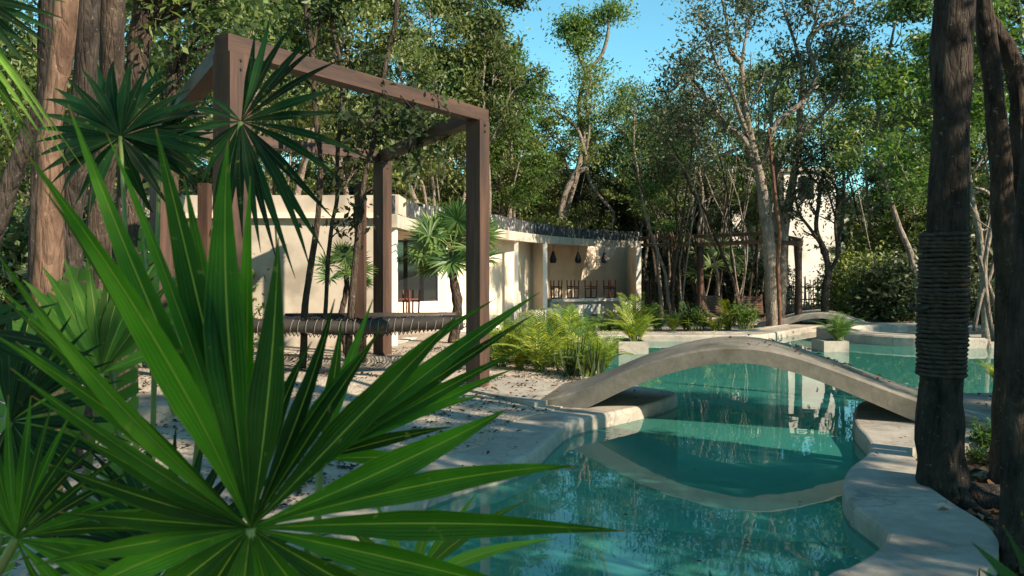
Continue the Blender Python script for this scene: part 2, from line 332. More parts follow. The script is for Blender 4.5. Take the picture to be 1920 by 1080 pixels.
# ---------------- ground, pool, coping ----------------
def smooth_closed(pts, k=4):
    out = []; n = len(pts)
    for i in range(n):
        p0, p1, p2, p3 = [Vector(pts[(i+j) % n]) for j in (-1, 0, 1, 2)]
        for s in range(k):
            t = s/k
            out.append(.5*((2*p1)+(p2-p0)*t+(2*p0-5*p1+4*p2-p3)*t*t+(3*p1-p0-3*p2+p3)*t**3))
    return out
def g2(px, py, z=-.05):
    v = G(px, py, z); return (v.x, v.y)
ZC = -.05; ZW = -.185; ZF = -.90
POOL = [g2(1540,1078), g2(1584,1061), g2(1622,1041), g2(1651,1017), g2(1657,993), g2(1646,979), g2(1622,962), g2(1593,940), g2(1580,915),
        g2(1581,896), g2(1593,873), g2(1619,854), g2(1630,837), g2(1620,816), g2(1603,797), g2(1599,775), g2(1612,753),
        (4.021,8.555), (5.049,8.602), (6.919,8.696), (8.976,9.163), (11.220,11.688), (12.716,16.456), (11.033,19.541), (8.041,19.355), (6.732,18.326), (5.797,17.204), (4.862,16.316),
        (2.824,16.363), (1.590,16.222), (1.029,15.708), (0.935,14.399), (1.010,12.716), (1.141,10.846), (1.290,9.911), (1.496,9.397), (1.805,8.995), (1.805,8.742),
        g2(1235,752), g2(1170,768), g2(1083,786), g2(1044,808), g2(1006,843), g2(948,868), g2(900,880), g2(820,905), g2(740,942), g2(640,1000), (-1.075,3.553), (-0.842,2.899), (-0.094,2.571), (0.701,2.852)]
HOLE = [(2.076,3.609), g2(1841,1063), g2(1861,1031), g2(1862,1012), g2(1837,980), g2(1788,949), g2(1749,922), (2.674,5.236), (2.889,5.479), (2.880,5.657), g2(1707,856), (3.086,6.171),
        (3.927,6.452), (5.610,6.825), (9.537,7.667), (11.968,10.846), (13.464,16.643), (11.501,20.383), (7.761,20.196), (6.452,18.981), (5.517,17.765), (4.675,16.830), (2.805,16.877), (1.403,16.736), (0.767,16.176), (0.673,14.493),
        (0.748,12.716), (0.860,11.220), (0.935,10.285), (0.982,9.257), (0.748,8.415), g2(1030,772), g2(972,786), g2(929,815), g2(900,837), g2(826,855), g2(759,881), g2(680,925), (-1.496,4.301), (-1.823,3.366), (-1.309,2.338), (0.187,2.010), (1.309,2.431)]
pool = smooth_closed(POOL, 4); hole = smooth_closed(HOLE, 4)
def inside(x, y, poly):
    c = False; j = len(poly)-1
    for i in range(len(poly)):
        xi, yi = poly[i][0], poly[i][1]; xj, yj = poly[j][0], poly[j][1]
        if (yi > y) != (yj > y) and x < (xj-xi)*(y-yi)/(yj-yi)+xi: c = not c
        j = i
    return c
def gz(x, y):
    """height of the ground: raked sand on the left, sunken litter bed on the right, lawn level behind"""
    z = -.015+.035*noise.noise(Vector((x*.7, y*.7, 0)))+.012*noise.noise(Vector((x*3, y*3, 4)))
    if x > 1.2 and y < 8.2:
        t = min(1, max(0, (x-1.2)/.6)); z = z*(1-t)+t*(-.17+.03*noise.noise(Vector((x*2, y*2, 9))))
    if y > 17: z -= .19*min(1, (y-17)/1.5)
    if x < 1.9 or y > 8.2:
        dd = math.sqrt(min((p[0]-x)**2+(p[1]-y)**2 for p in hole)); u = min(1, dd/1.1); u = u*u*(3-2*u); z = z*u+(-.040)*(1-u)
    if -3.2 < x < -1.2 and 7.6 < y < 10.2: z += .10*math.exp(-((x+2.2)**2/.5+(y-9.0)**2/.8))
    return z
# ground sheet with the pool cut out
vs = []; edges = []
def ring(poly):
    b = len(vs)
    for p in poly: vs.append(Vector((p[0], p[1])))
    for i in range(len(poly)): edges.append((b+i, b+(i+1) % len(poly)))
ring(hole); NH = len(hole)
x = -14
xs = list(np.arange(-12, 16, .4)); ys = list(np.arange(-3, 26, .4))
def far_from(x, y): return min((p[0]-x)**2+(p[1]-y)**2 for p in hole) > .04
for xx in xs:
    for yy in ys:
        xj = xx+rnd.uniform(-.1,.1); yj = yy+rnd.uniform(-.1,.1)
        if not inside(xj, yj, hole) and far_from(xj, yj): vs.append(Vector((xj, yj)))
for xx in list(range(-400, -12, 40))+list(range(-12, 17, 7))+list(range(40, 440, 40)):
    for yy in list(range(-200, -3, 40))+[-4]+[27, 34]+list(range(60, 500, 60)): vs.append(Vector((xx, yy)))
for yy in range(2, 27, 8): vs.append(Vector((-20, yy))); vs.append(Vector((24, yy)))
o_v, o_e, o_f, *_ = geometry.delaunay_2d_cdt(vs, edges, [], 0, 1e-5)
gb_ = MB(); fs = []
for f in o_f:
    c = sum((o_v[i] for i in f), Vector((0,0)))/len(f)
    if not inside(c.x, c.y, hole): fs.append(tuple(f))
gb_.add([Vector((p.x, p.y, gz(p.x, p.y))) for p in o_v], fs)
sk = [];
for i in range(NH):
    p = hole[i]; sk.append(Vector((p.x if hasattr(p,'x') else p[0], p[1], gz(p[0], p[1]))));
n = len(sk)
gb_.add(sk+[Vector((p.x, p.y, -.5)) for p in sk], [(i, (i+1)%n, n+(i+1)%n, n+i) for i in range(n)])
gm_, gnt, gbs = newmat('ground_mix'); L = gnt.links.new
gnt.nodes.remove(gbs)
def mixin(src):
    """append another material's node graph is overkill; build sand/soil blend here"""
geo = N(gnt,'ShaderNodeNewGeometry'); b_ = N(gnt,'ShaderNodeBsdfPrincipled'); b_.inputs['Roughness'].default_value = .95; b_.inputs['Specular IOR Level'].default_value = .1
n1 = N(gnt,'ShaderNodeTexNoise'); n1.inputs['Scale'].default_value = 2.0; n1.inputs['Detail'].default_value = 9; n1.inputs['Roughness'].default_value = .7; L(geo.outputs['Position'], n1.inputs[0])
rs = ramp(gnt, [(.3,(.25,.205,.16)),(.7,(.52,.44,.345))]); L(n1.outputs[0], rs.inputs[0])
n2 = N(gnt,'ShaderNodeTexNoise'); n2.inputs['Scale'].default_value = 16; n2.inputs['Detail'].default_value = 8; n2.inputs['Roughness'].default_value = .75; L(geo.outputs['Position'], n2.inputs[0])
r2 = ramp(gnt, [(.54,(0,0,0)),(.62,(1,1,1))]); L(n2.outputs[0], r2.inputs[0])
mx = N(gnt,'ShaderNodeMix', data_type='RGBA'); L(r2.outputs[0], mx.inputs[0]); L(rs.outputs[0], mx.inputs[6]); mx.inputs[7].default_value = (.085,.065,.05,1)
ro = ramp(gnt, [(.35,(.03,.022,.015)),(.7,(.12,.085,.055))]); L(n2.outputs[0], ro.inputs[0])
sp = N(gnt,'ShaderNodeSeparateXYZ'); L(geo.outputs['Position'], sp.inputs[0])
m1 = N(gnt,'ShaderNodeMapRange'); m1.inputs['From Min'].default_value = 1.3; m1.inputs['From Max'].default_value = 1.8; L(sp.outputs[0], m1.inputs[0])
m2 = N(gnt,'ShaderNodeMapRange'); m2.inputs['From Min'].default_value = 9.4; m2.inputs['From Max'].default_value = 8.8; L(sp.outputs[1], m2.inputs[0])
mm = N(gnt,'ShaderNodeMath', operation='MULTIPLY'); L(m1.outputs[0], mm.inputs[0]); L(m2.outputs[0], mm.inputs[1])
m3 = N(gnt,'ShaderNodeMapRange'); m3.inputs['From Min'].default_value = 24; m3.inputs['From Max'].default_value = 26; L(sp.outputs[1], m3.inputs[0])
ma = N(gnt,'ShaderNodeMath', operation='MAXIMUM'); L(mm.outputs[0], ma.inputs[0]); L(m3.outputs[0], ma.inputs[1])
mxx = N(gnt,'ShaderNodeMix', data_type='RGBA'); L(ma.outputs[0], mxx.inputs[0]); L(mx.outputs[2], mxx.inputs[6]); L(ro.outputs[0], mxx.inputs[7])
L(mxx.outputs[2], b_.inputs['Base Color'])
n3 = N(gnt,'ShaderNodeTexNoise'); n3.inputs['Scale'].default_value = 30; n3.inputs['Detail'].default_value = 8; L(geo.outputs['Position'], n3.inputs[0])
bp = N(gnt,'ShaderNodeBump'); bp.inputs['Strength'].default_value = .9; bp.inputs['Distance'].default_value = .03; L(n3.outputs[0], bp.inputs['Height']); L(bp.outputs[0], b_.inputs['Normal'])
L(b_.outputs[0], gnt.nodes['Material Output'].inputs[0])
tag(gb_.build('ground', gm_), 'raked pale sand with dark leaf litter towards the trees', kind='structure')

# coping: flat cement rim with a rounded inner edge, and its outer skirt
cmb = MB(); vs = []; edges = []
def offset(poly, d):
    out = []; n = len(poly)
    for i in range(n):
        a = Vector(poly[i-1][:2]); b = Vector(poly[(i+1)%n][:2]); t = (b-a)
        if t.length < 1e-6: t = Vector((1,0))
        t.normalize(); nn = Vector((t.y, -t.x)); out.append(Vector((poly[i][0], poly[i][1]))+nn*d)
    return out
area = lambda q: sum(q[i-1][0]*q[i][1]-q[i][0]*q[i-1][1] for i in range(len(q)))
sgP = 1 if area(pool) > 0 else -1; sgH = 1 if area(hole) > 0 else -1
hout = offset(hole, .02*sgH)
rims = [(offset(pool, .035*sgP), ZC), (offset(pool, .018*sgP), ZC-.005), (offset(pool, .005*sgP), ZC-.02), (offset(pool, 0), ZC-.045), (offset(pool, 0), ZF)]
ring(hout); NO = len(hout); ring(rims[0][0])
o_v, o_e, o_f, *_ = geometry.delaunay_2d_cdt(vs, edges, [], 0, 1e-5)
fs = []
for f in o_f:
    c = sum((o_v[i] for i in f), Vector((0,0)))/len(f)
    if inside(c.x, c.y, hout) and not inside(c.x, c.y, rims[0][0]): fs.append(tuple(f))
cmb.add([Vector((p.x, p.y, ZC)) for p in o_v], fs)
for (qa, za), (qb, zb) in zip(rims[:3], rims[1:4]):
    n = len(qa); cmb.add([Vector((p[0], p[1], za)) for p in qa]+[Vector((p[0], p[1], zb)) for p in qb], [(i, (i+1)%n, n+(i+1)%n, n+i) for i in range(n)])
n = NO; cmb.add([Vector((p[0], p[1], ZC)) for p in hout]+[Vector((p[0], p[1], -.62)) for p in hout], [(i, (i+1)%n, n+(i+1)%n, n+i) for i in range(n)])
# the visible band of wall above the water
qa = rims[3][0]; n = len(qa)
cmb.add([Vector((p[0], p[1], ZC-.045)) for p in qa]+[Vector((p[0], p[1], ZW-.03)) for p in qa], [(i, (i+1)%n, n+(i+1)%n, n+i) for i in range(n)])
tag(cmb.build('pool_coping', M['cement']), 'smooth grey cement rim winding round the pool', kind='structure')
# pool shell below the water
pb = MB()
pb.add([Vector((p[0], p[1], ZW-.03)) for p in qa]+[Vector((p[0], p[1], ZF)) for p in qa], [(i, (i+1)%n, n+(i+1)%n, n+i) for i in range(n)])
lo = offset(pool, .1*sgP)
pb.add([Vector((-3,1,ZF)), Vector((16,1,ZF)), Vector((16,23,ZF)), Vector((-3,23,ZF))], [(0,1,2,3)])
tag(pb.build('pool_floor', M['poolwall']), 'teal plaster pool floor and walls', kind='structure')
# submerged curved ledges
lb = MB()
def ledge(pts, depth, w):
    vs = []; n = len(pts)
    for i, p in enumerate(pts):
        a = Vector(pts[max(i-1,0)]); b = Vector(pts[min(i+1,n-1)]); t = (b-a).normalized(); nn = Vector((-t.y, t.x))
        q = Vector(p)+nn*w
        vs += [Vector((p[0],p[1],depth)), Vector((q.x,q.y,depth)), Vector((p[0],p[1],ZF)), Vector((q.x,q.y,ZF))]
    fs = []
    for i in range(n-1):
        a = i*4; b = a+4; fs += [(a,b,b+1,a+1), (a,a+2,b+2,b), (a+1,b+1,b+3,a+3)]
    lb.add(vs, fs)
def arc(cx, cy, r, a0, a1, n=20): return [(cx+r*math.cos(R(a0+(a1-a0)*i/n)), cy+r*math.sin(R(a0+(a1-a0)*i/n))) for i in range(n+1)]
ledge(arc(2.3, 8.4, 3.3, 190, 285), -.42, .85)
ledge(arc(2.3, 8.4, 2.45, 190, 285), -.66, .5)
tag(lb.build('pool_step', M['poolwall']), 'curved step under the water', kind='structure')
wbm = MB(); wp = offset(pool, .01*sgP)
vs = []; edges = []; ring(wp)
o_v, o_e, o_f, *_ = geometry.delaunay_2d_cdt(vs, edges, [], 0, 1e-5)
wbm.add([Vector((p.x, p.y, ZW)) for p in o_v], [tuple(f) for f in o_f if inside(*(sum((o_v[i] for i in f), Vector((0,0)))/len(f)), wp)])
tag(wbm.build('pool_water', M['water']), 'still turquoise pool water mirroring the trees', kind='structure')

def slab(name, poly, z0, z1, m, smooth=0, **k):
    mb = MB(); q = smooth_closed(poly, smooth) if smooth else [Vector(p) for p in poly]; n = len(q)
    if area(q) < 0: q = q[::-1]
    tri = geometry.tessellate_polygon([[Vector((p[0], p[1], 0)) for p in q]])
    mb.add([Vector((p[0], p[1], z1)) for p in q], [t for t in tri])
    mb.add([Vector((p[0], p[1], z1)) for p in q]+[Vector((p[0], p[1], z0)) for p in q], [(i, n+i, n+(i+1)%n, (i+1)%n) for i in range(n)])
    o = mb.build(name, m); return tag(o, **k)
# flat landing slabs at both ends of the bridge
slab('paved_landing', [g2(1002,752,.025), g2(880,728,.025), g2(830,718,.025), g2(905,700,.025), g2(1150,724,.025), (1.08,8.98), (.8,8.35)], -.4, .012, M['cement'], label='flat cement landing left of the near bridge, strewn with dead leaves', kind='structure')
slab('bridge_abutment', [(4.0,6.86), (6.6,7.0), (9,7.6), (9,8.9), (4.3,8.45), (3.86,8.1)], -.55, .0, M['bridge'], label='cement landing where the near bridge comes down at right', kind='structure')
slab('low_kerb', [(-4.5,7.9), (-3.2,7.75), (-2.2,7.55), (-1.75,7.25), (-1.45,6.7), (-1.75,6.45), (-2.2,6.75), (-3.2,7.1), (-4.5,7.2)], -.3, .10, M['cement'], 3, label='pale cement path edge winding through the sand', kind='structure')

# ---------------- near bridge ----------------
def interp(tab, t):
    for (a, x), (b, y) in zip(tab, tab[1:]):
        if t <= b: 
            u = (t-a)/(b-a); return x+(y-x)*(u)
    return tab[-1][1]
def bridge(name, A, B, wv, tab, th, m, label, n=44):
    root = empty(name, ((A[0]+B[0])/2, (A[1]+B[1])/2, 0), label, 'bridge')
    mb = MB(); A = Vector(A); B = Vector(B); wv = Vector(wv)
    # smooth the table with a small kernel
    zs = [interp(tab, i/n) for i in range(n+1)]
    for _ in range(3): zs = [zs[0]]+[(zs[i-1]+2*zs[i]+zs[i+1])/4 for i in range(1, n)]+[zs[-1]]
    secs = []
    for i in range(n+1):
        t = i/n; p = A+(B-A)*t; z = zs[i]; e = .018
        th2 = th*(1+.7*(2*abs(t-.5))**2)
        prof = [(0,-th2),(0,-e),(e,0),(1-e,0),(1,-e),(1,-th2)]
        secs.append([Vector((p.x+wv.x*a, p.y+wv.y*a, z+b)) for a, b in prof])
    k = 6; vs = [v for s in secs for v in s]; fs = []
    for i in range(n):
        for j in range(k): fs.append((i*k+j, (i+1)*k+j, (i+1)*k+(j+1)%k, i*k+(j+1)%k))
    fs.append(tuple(range(k))); fs.append(tuple(n*k+j for j in range(k-1,-1,-1)))
    loc = root.location
    mb.add([v-loc for v in vs], fs); mb.build('arched_deck', m, root)
    return root, zs
TAB = [(0,.0),(.07,.06),(.134,.165),(.236,.365),(.33,.50),(.42,.585),(.494,.600),(.56,.565),(.64,.47),(.742,.315),(.84,.165),(.93,.055),(1,.005)]
nb, nbz = bridge('footbridge', (.22,8.0), (4.24,6.95), (.34,1.22), TAB, .15, M['bridge'], 'near arched cement footbridge spanning the pool in the foreground')
fbA = P(1418,628,19.6); fbB = P(1655,624,18.6)
TAB2 = [(0,-.1),(.12,-.02),(.25,.10),(.4,.22),(.52,.26),(.65,.22),(.8,.09),(.92,-.04),(1,-.12)]
bridge('footbridge', (fbA.x, fbA.y), (fbB.x, fbB.y), (.5,1.4), TAB2, .14, M['cement'], 'smaller arched cement footbridge at the far end of the pool')

# ---------------- round raised tub at right ----------------
t = empty('raised_tub', (8.7, 17.0, 0), 'round raised cement tub with a pale ledge at the far right of the pool', 'pool tub')
mb = MB(); mb.lathe((0,0,0), [(2.06,-1.6),(2.06,-.02),(2.03,.01),(1.36,.01),(1.33,-.02),(1.33,-.6)], 72); mb.build('tub_wall', M['cement'], t, smooth=False)
mb = MB(); mb.lathe((0,0,0), [(0.001,-.08),(1.34,-.08)], 48); mb.build('tub_water', M['water'], t)
mb = MB(); mb.lathe((0,0,0), [(0.001,-.6),(1.34,-.6)], 48); mb.build('tub_floor', M['poolwall'], t)

# ---------------- planter boxes standing in the pool ----------------
def planter(px0, px1, Y, depth, top, label):
    x0 = (px0-960)/F*Y; x1 = (px1-960)/F*Y; cx = (x0+x1)/2
    t = empty('planter_box', (cx, Y+depth/2, 0), label, 'planter', 'cement planters standing in the pool'); w_ = (x1-x0)/2; d = depth/2
    mb = MB()
    for lo, hi in (((-w_,-d,ZF),(w_,-d+.06,top)), ((-w_,d-.06,ZF),(w_,d,top)), ((-w_,-d+.06,ZF),(-w_+.06,d-.06,top)), ((w_-.06,-d+.06,ZF),(w_,d-.06,top))): mb.box(lo, hi)
    mb.build('planter_wall', M['cement'], t)
    mb = MB(); mb.box((-w_+.061,-d+.061,-1),(w_-.061,d-.061,top-.04)); mb.build('soil_bed', M['soil'], t)
    return t
planter(1160, 1216, 14.0, .75, .03, 'pale cement planter box standing in the pool near the pavilion')
planter(1545, 1592, 14.3, .6, .01, 'shaded cement planter box against the raised tub')

# ---------------- timber frame ----------------
fr_ = empty('timber_frame', (-2.2, 9.3, 0), 'large open frame of reddish square timber posts and beams on the sand', 'frame')
def fpart(name, mb, m): 
    o = mb.build(name, m, fr_); o.location = Vector((0,0,0))-fr_.location; return o
FL = Vector((-2.16,6.15,0)); FRp = Vector((-.385,8.95,0)); BR = Vector((-2.0,12.3,0)); BL = Vector((-4.36,9.9,0)); HT = 3.12
ang = math.atan2((FRp-FL).y, (FRp-FL).x)
for c, wd, h in ((FL,.20,HT),(FRp,.19,HT),(BR,.20,HT),(BL,.19,HT)):
    mb = MB(); Mx = Matrix.Translation(c) @ Matrix.Rotation(ang-.0, 4, 'Z'); zb = gz(c.x,c.y)-.1
    mb.box((-wd/2,-wd/2,zb),(wd/2,wd/2,h-.138), Mx); fpart('post', mb, M['timber'])
for c, h in ((G(676,677,0), 2.56), (P(384,500,11.0), 2.5)):
    mb = MB(); Mx = Matrix.Translation(Vector((c.x,c.y,0))) @ Matrix.Rotation(ang+.5, 4, 'Z')
    mb.box((-.07,-.07,-.1),(.07,.07,h), Mx); fpart('short_post', mb, M['timber'])
def beam(a, b, ext0=.12, ext1=.12, dz=0, h=.14, w_=.16):
    d = (b-a).normalized(); mb = MB(); mb.bar(a-d*ext0+Vector((0,0,HT-.07+dz)), b+d*ext1+Vector((0,0,HT-.07+dz)), w_, h); fpart('beam', mb, M['beamwood'] if abs(d.y/d.x-1.3) < .6 else M['beamwood2'])
beam(FL, FRp, .10, .10); beam(BL, BR, -.002, -.002, -.002); beam(FRp, BR, -.10, .10, -.002); beam(FL, BL, -.10, .10, -.002)

# bolts at the joints
for c, ds in ((FL,((1,0),(0,1))),(FRp,((1,0),(0,1))),(BR,((1,0),(0,1))),(BL,((1,0),(0,1)))):
    for dx, dy in ((0,-1),(1,0)):
        nrm_ = Matrix.Rotation(ang, 3, 'Z') @ Vector((dx,dy,0))
        for zz in (HT-.19, HT-.26):
            p = c+nrm_*.098+Vector((0,0,zz)); mb = MB(); mb.tube([p, p+nrm_*.012], .012, 6); fpart('bolt', mb, M['black'])

# ---------------- hanging net bed ----------------
nbd = empty('net_hammock', (-1.9, 10.1, 0), 'wide black net bed hanging inside the timber frame, its log rim bound with twine', 'hammock')
off = -nbd.location
def npart(name, mb, m, sm=False): o = mb.build(name, m, nbd, smooth=sm); o.location = off; return o
a0 = P(405,614,9.9); a1 = P(868,608,9.9); b0 = a0+Vector((.3,2.0,0)); b1 = a1+Vector((-.2,1.6,0))
lp = []
for i in range(25):
    t_ = i/24; p = a0.lerp(a1, t_); p.z += .02*math.sin(t_*9); lp.append(p)
mb = MB(); mb.tube(lp, [.082*(1+.08*math.sin(i*1.3)) for i in range(25)], 12); npart('rim_log', mb, M['netlog'], True)
mb = MB(); mb.tube([b0, b1], .06, 10); npart('rim_log', mb, M['netlog'], True)
for i in range(31):
    t_ = (i+.5)/31; p = a0.lerp(a1, t_); mb = MB(); pts = []
    for k in range(9):
        a = R(-75+k*18); pts.append(p+Vector((.0028*k*(1 if i%3 else 2)-.01, -math.cos(a)*.091, math.sin(a)*.091)))
    mb.tube(pts, .003, 4); npart('twine_wrap', mb, M['twine'])
mb = MB()
nx, ny = 46, 18
def netp(u, v):
    p = a0.lerp(a1, u).lerp(b0.lerp(b1, u), v); s_ = math.sin(math.pi*max(0,min(1,u)))**.8*math.sin(math.pi*v)
    p.z += .02-.20*s_+.01*math.sin(u*60+v*9); return p
for i in range(nx+1): mb.tube([netp(i/nx, j/10) for j in range(11)], .008, 3, False)
for j in range(ny+1): mb.tube([netp(i/20, j/ny) for i in range(21)], .008, 3, False)
npart('net', mb, M['net'])['kind'] = 'stuff'
mb = MB()
for j in range(4):     # sagging skirt of net laced under the log
    for i in range(60):
        u = i/60; p = a0.lerp(a1, u); q = a0.lerp(a1, u+.035)
        d1 = .05+.13*math.sin(math.pi*u)**1.2*(j+.6)/4.0
        mb.tube([p+Vector((0,.02+.02*j,.06)), p.lerp(q,.5)+Vector((0,.05+.04*j,-d1)), q+Vector((0,.25+.05*j,-.02))], .007, 3, False)
npart('net_lacing', mb, M['net'])['kind'] = 'stuff'
mb = MB()
for i in range(240):
    u = rnd.random(); p = a0.lerp(a1, u)+Vector((0, rnd.uniform(-.02,.1), .07)); mb.tube([p, p+Vector((rnd.uniform(-.07,.07), 0, rnd.uniform(.0,.035)))], .010, 3, False)
npart('rope_fringe', mb, M['net'])['kind'] = 'stuff'
for px, top in ((519,400),(838,188)):
    p = P(px, 606, 9.9); mb = MB(); q = Vector((p.x, p.y, 3.0 if px > 600 else 2.6))
    # each rope runs up to the frame's beams
    if px > 600: q = FRp.lerp(BR, .28)+Vector((0,0,HT-.17))
    else: q = FL.lerp(BL, .9)+Vector((.0,0,HT-.17)); 
    if px > 600: mb.tube([q, q+Vector((.01,0,-.25)), q+Vector((-.02,0,-.52))], .008, 5); npart('loose_rope', mb, M['rope'])
    else: mb.tube([Vector((p.x,p.y,p.z)), Vector((p.x+.01,p.y,p.z+.8)), Vector((p.x-.01,p.y-.02,p.z+1.2))], .013, 5); npart('hanging_rope', mb, M['rope'])

# ---------------- pavilion ----------------
pv = empty('pavilion', (0, 18, 0), 'low cream pavilion with curved roof edge faced in black stone and open bar bays', 'building')
off = -pv.location
def ppart(name, mb, m, parent=None, sm=False):
    o = mb.build(name, m, parent or pv, smooth=sm); o.location = off if parent is None else (0,0,0); return o
ROOF = [(745,401),(760,407),(784,412.5),(850,420.5),(918,427),(996,438),(1068,445.5),(1141,450),(1206,452.5)]
rp = []
for px, py in ROOF:
    Y = F*.9/(HOR-py); rp.append(Vector(((px-960)/F*Y, Y, 0)))
def spline(pts, k):
    out = []; n = len(pts)
    for i in range(n-1):
        p0 = pts[max(i-1,0)]; p1 = pts[i]; p2 = pts[i+1]; p3 = pts[min(i+2,n-1)]
        for s in range(k):
            t = s/k; out.append(.5*((2*p1)+(p2-p0)*t+(2*p0-5*p1+4*p2-p3)*t*t+(3*p1-p0-3*p2+p3)*t**3))
    return out+[pts[-1]]
rc = spline(rp, 5)
def back_dir(i):
    a = rc[max(i-1,0)]; b = rc[min(i+1,len(rc)-1)]; t = (b-a).normalized(); return Vector((-t.y, t.x, 0))
def strip(mb, z0, z1, o0, o1, i0=0, i1=None):
    i1 = len(rc) if i1 is None else i1; vs = []; n = 0
    for i in range(i0, i1):
        d = back_dir(i); vs += [rc[i]+d*o0+Vector((0,0,z0)), rc[i]+d*o0+Vector((0,0,z1)), rc[i]+d*o1+Vector((0,0,z1)), rc[i]+d*o1+Vector((0,0,z0))]; n += 1
    fs = []
    for i in range(n-1):
        for j in range(4): fs.append((i*4+j, i*4+4+j, i*4+4+(j+1)%4, i*4+(j+1)%4))
    fs += [(0,1,2,3), tuple((n-1)*4+j for j in (3,2,1,0))]
    mb.add(vs, fs)
mb = MB(); strip(mb, 2.02, 2.25, 0, .22); ppart('roof_edge_beam', mb, M['stucco'])
mb = MB(); strip(mb, 2.18, 2.27, .225, 6.2); ppart('roof_slab', mb, M['stucco_lifted'])
mb = MB(); strip(mb, 2.25, 2.50, .10, .2); ppart('parapet', mb, M['stone'])
# stone cladding panels, one by one
tot = 0; L_ = [0]
for i in range(1, len(rc)): tot += (rc[i]-rc[i-1]).length; L_.append(tot)
def at(s):
    for i in range(1, len(rc)):
        if s <= L_[i]:
            u = (s-L_[i-1])/(L_[i]-L_[i-1]); return rc[i-1].lerp(rc[i], u), back_dir(i)
    return rc[-1], back_dir(len(rc)-1)
s = .02; k = 0
while s < tot-.25:
    wd = .34+.08*rnd.random(); p, d = at(s+.004); q, d2 = at(min(s+wd-.006, tot))
    h = 2.575+rnd.uniform(-.012,.012); o_ = .03+rnd.uniform(0,.02)
    mb = MB(); vs = [p+d*o_+Vector((0,0,2.252)), q+d*o_+Vector((0,0,2.252)), q+d*(.095)+Vector((0,0,2.252)), p+d*.095+Vector((0,0,2.252))]
    mb.add(vs+[v+Vector((0,0,h-2.252)) for v in vs], [(0,1,5,4),(1,2,6,5),(2,3,7,6),(3,0,4,7),(4,5,6,7),(0,3,2,1)]); ppart('stone_panel', mb, M['stone']); s += wd
# left block wall
mb = MB(); mb.box((-7.6,13.7,-.15),(-2.12,13.95,2.58)); ppart('long_wall', mb, M['stucco'])
mb = MB(); mb.box((-2.117,13.62,2.255),(-1.94,14.6,2.585)); ppart('wall_end', mb, M['stucco'])
mb = MB(); mb.box((-2.115,13.72,-.1),(-2.0,13.95,2.02)); ppart('column', mb, M['whitecol'])
# back wall of the bays, stepped
def wallseg(mb, a, b, z0, z1, th=.15):
    a = Vector((*a,0)); b = Vector((*b,0)); d = (b-a).normalized(); nn = Vector((-d.y, d.x, 0))*th
    vs = [a, b, b+nn, a+nn]; mb.add([v+Vector((0,0,z0)) for v in vs]+[v+Vector((0,0,z1)) for v in vs], [(0,1,5,4),(1,2,6,5),(2,3,7,6),(3,0,4,7),(4,5,6,7),(0,3,2,1)])
xy = lambda px, Y: ((px-960)/F*Y, Y)
# left bay: low wall, dark windows
mb = MB(); wallseg(mb, xy(700,17.5), xy(822,18.6), -.2, .55); ppart('bay_wall', mb, M['stucco_lifted'])
mb = MB(); wallseg(mb, xy(700,17.5), xy(822,18.6), 1.95, 2.18); ppart('window_lintel', mb, M['stucco_lifted'])
for k in range(4):
    a = Vector(xy(700+30.5*k, 17.5+.275*k)); b = Vector(xy(700+30.5*(k+1), 17.5+.275*(k+1)))
    d = (b-a).normalized()
    mb = MB()
    for q in (a+d*.02, b-d*.04): mb.box((q.x-.02,q.y,.55),(q.x+.02,q.y+.05,1.95))
    mb.bar((a.x+.02,a.y+.025,.572),(b.x-.02,b.y+.025,.572),.04,.04); mb.bar((a.x+.02,a.y+.025,1.928),(b.x-.02,b.y+.025,1.928),.04,.04)
    w1 = ppart('window', mb, M['black'])
    mb = MB(); a2 = a+d*.04; b2 = b-d*.06; wallseg(mb, (a2.x,a2.y+.02), (b2.x,b2.y+.02), .595, 1.905, .01); ppart('pane', mb, M['glass'], w1)
mb = MB(); wallseg(mb, xy(818,18.6), xy(858,18.9), -.2, 2.18); ppart('bay_wall', mb, M['stucco_lifted'])
mb = MB(); wallseg(mb, xy(858,18.9), xy(964,21.6), -.2, 2.18); ppart('bay_wall', mb, M['stucco_lifted'])
# plinth wall under the bays
mb = MB(); i0, i1 = 12, len(rc); strip(mb, -.3, -.02, .02, .25, 0, 23); ppart('plinth', mb, M['whitewall'])
mb = MB(); strip(mb, -.34, .115, -.05, .22, 24, i1); ppart('plinth', mb, M['whitewall'])
mb = MB(); strip(mb, -.2, -.09, .255, 6.1, 0, i1); ppart('pavilion_floor', mb, M['whitewall'])
# columns
for px, Y, wpx, z0 in ((830,16.75,15,-.02),(968,20.75,8,-.3),(1022,22.85,8,-.3),(1197.5,27.7,9,-.3)):
    X = (px-960)/F*Y; w_ = wpx/F*Y/2; mb = MB(); mb.box((X-w_, Y, z0), (X+w_, Y+2*w_, 2.02)); ppart('column', mb, M['whitecol'])
# partition walls
mb = MB(); wallseg(mb, xy(1000,23.9), xy(1018,23.4), -.3, 2.18); ppart('partition_wall', mb, M['stucco_lifted'])
mb = MB(); wallseg(mb, xy(966,22.6), xy(1001,24.2), -.3, 2.18, .12); ppart('partition_wall', mb, M['stucco_lifted'])
mb = MB(); wallseg(mb, xy(1008,24.2), xy(1031,28.3), -.3, 2.18); ppart('partition_wall', mb, M['stucco_lifted'])
BW = [xy(1030,28.3), xy(1174,32.2)]
mb = MB(); wallseg(mb, BW[0], BW[1], -.3, 2.18); ppart('back_wall', mb, M['stucco_lifted'])
mb = MB(); wallseg(mb, BW[1], xy(1196,28.1), -.3, 2.18, .12); ppart('side_wall', mb, M['stucco_lifted'])
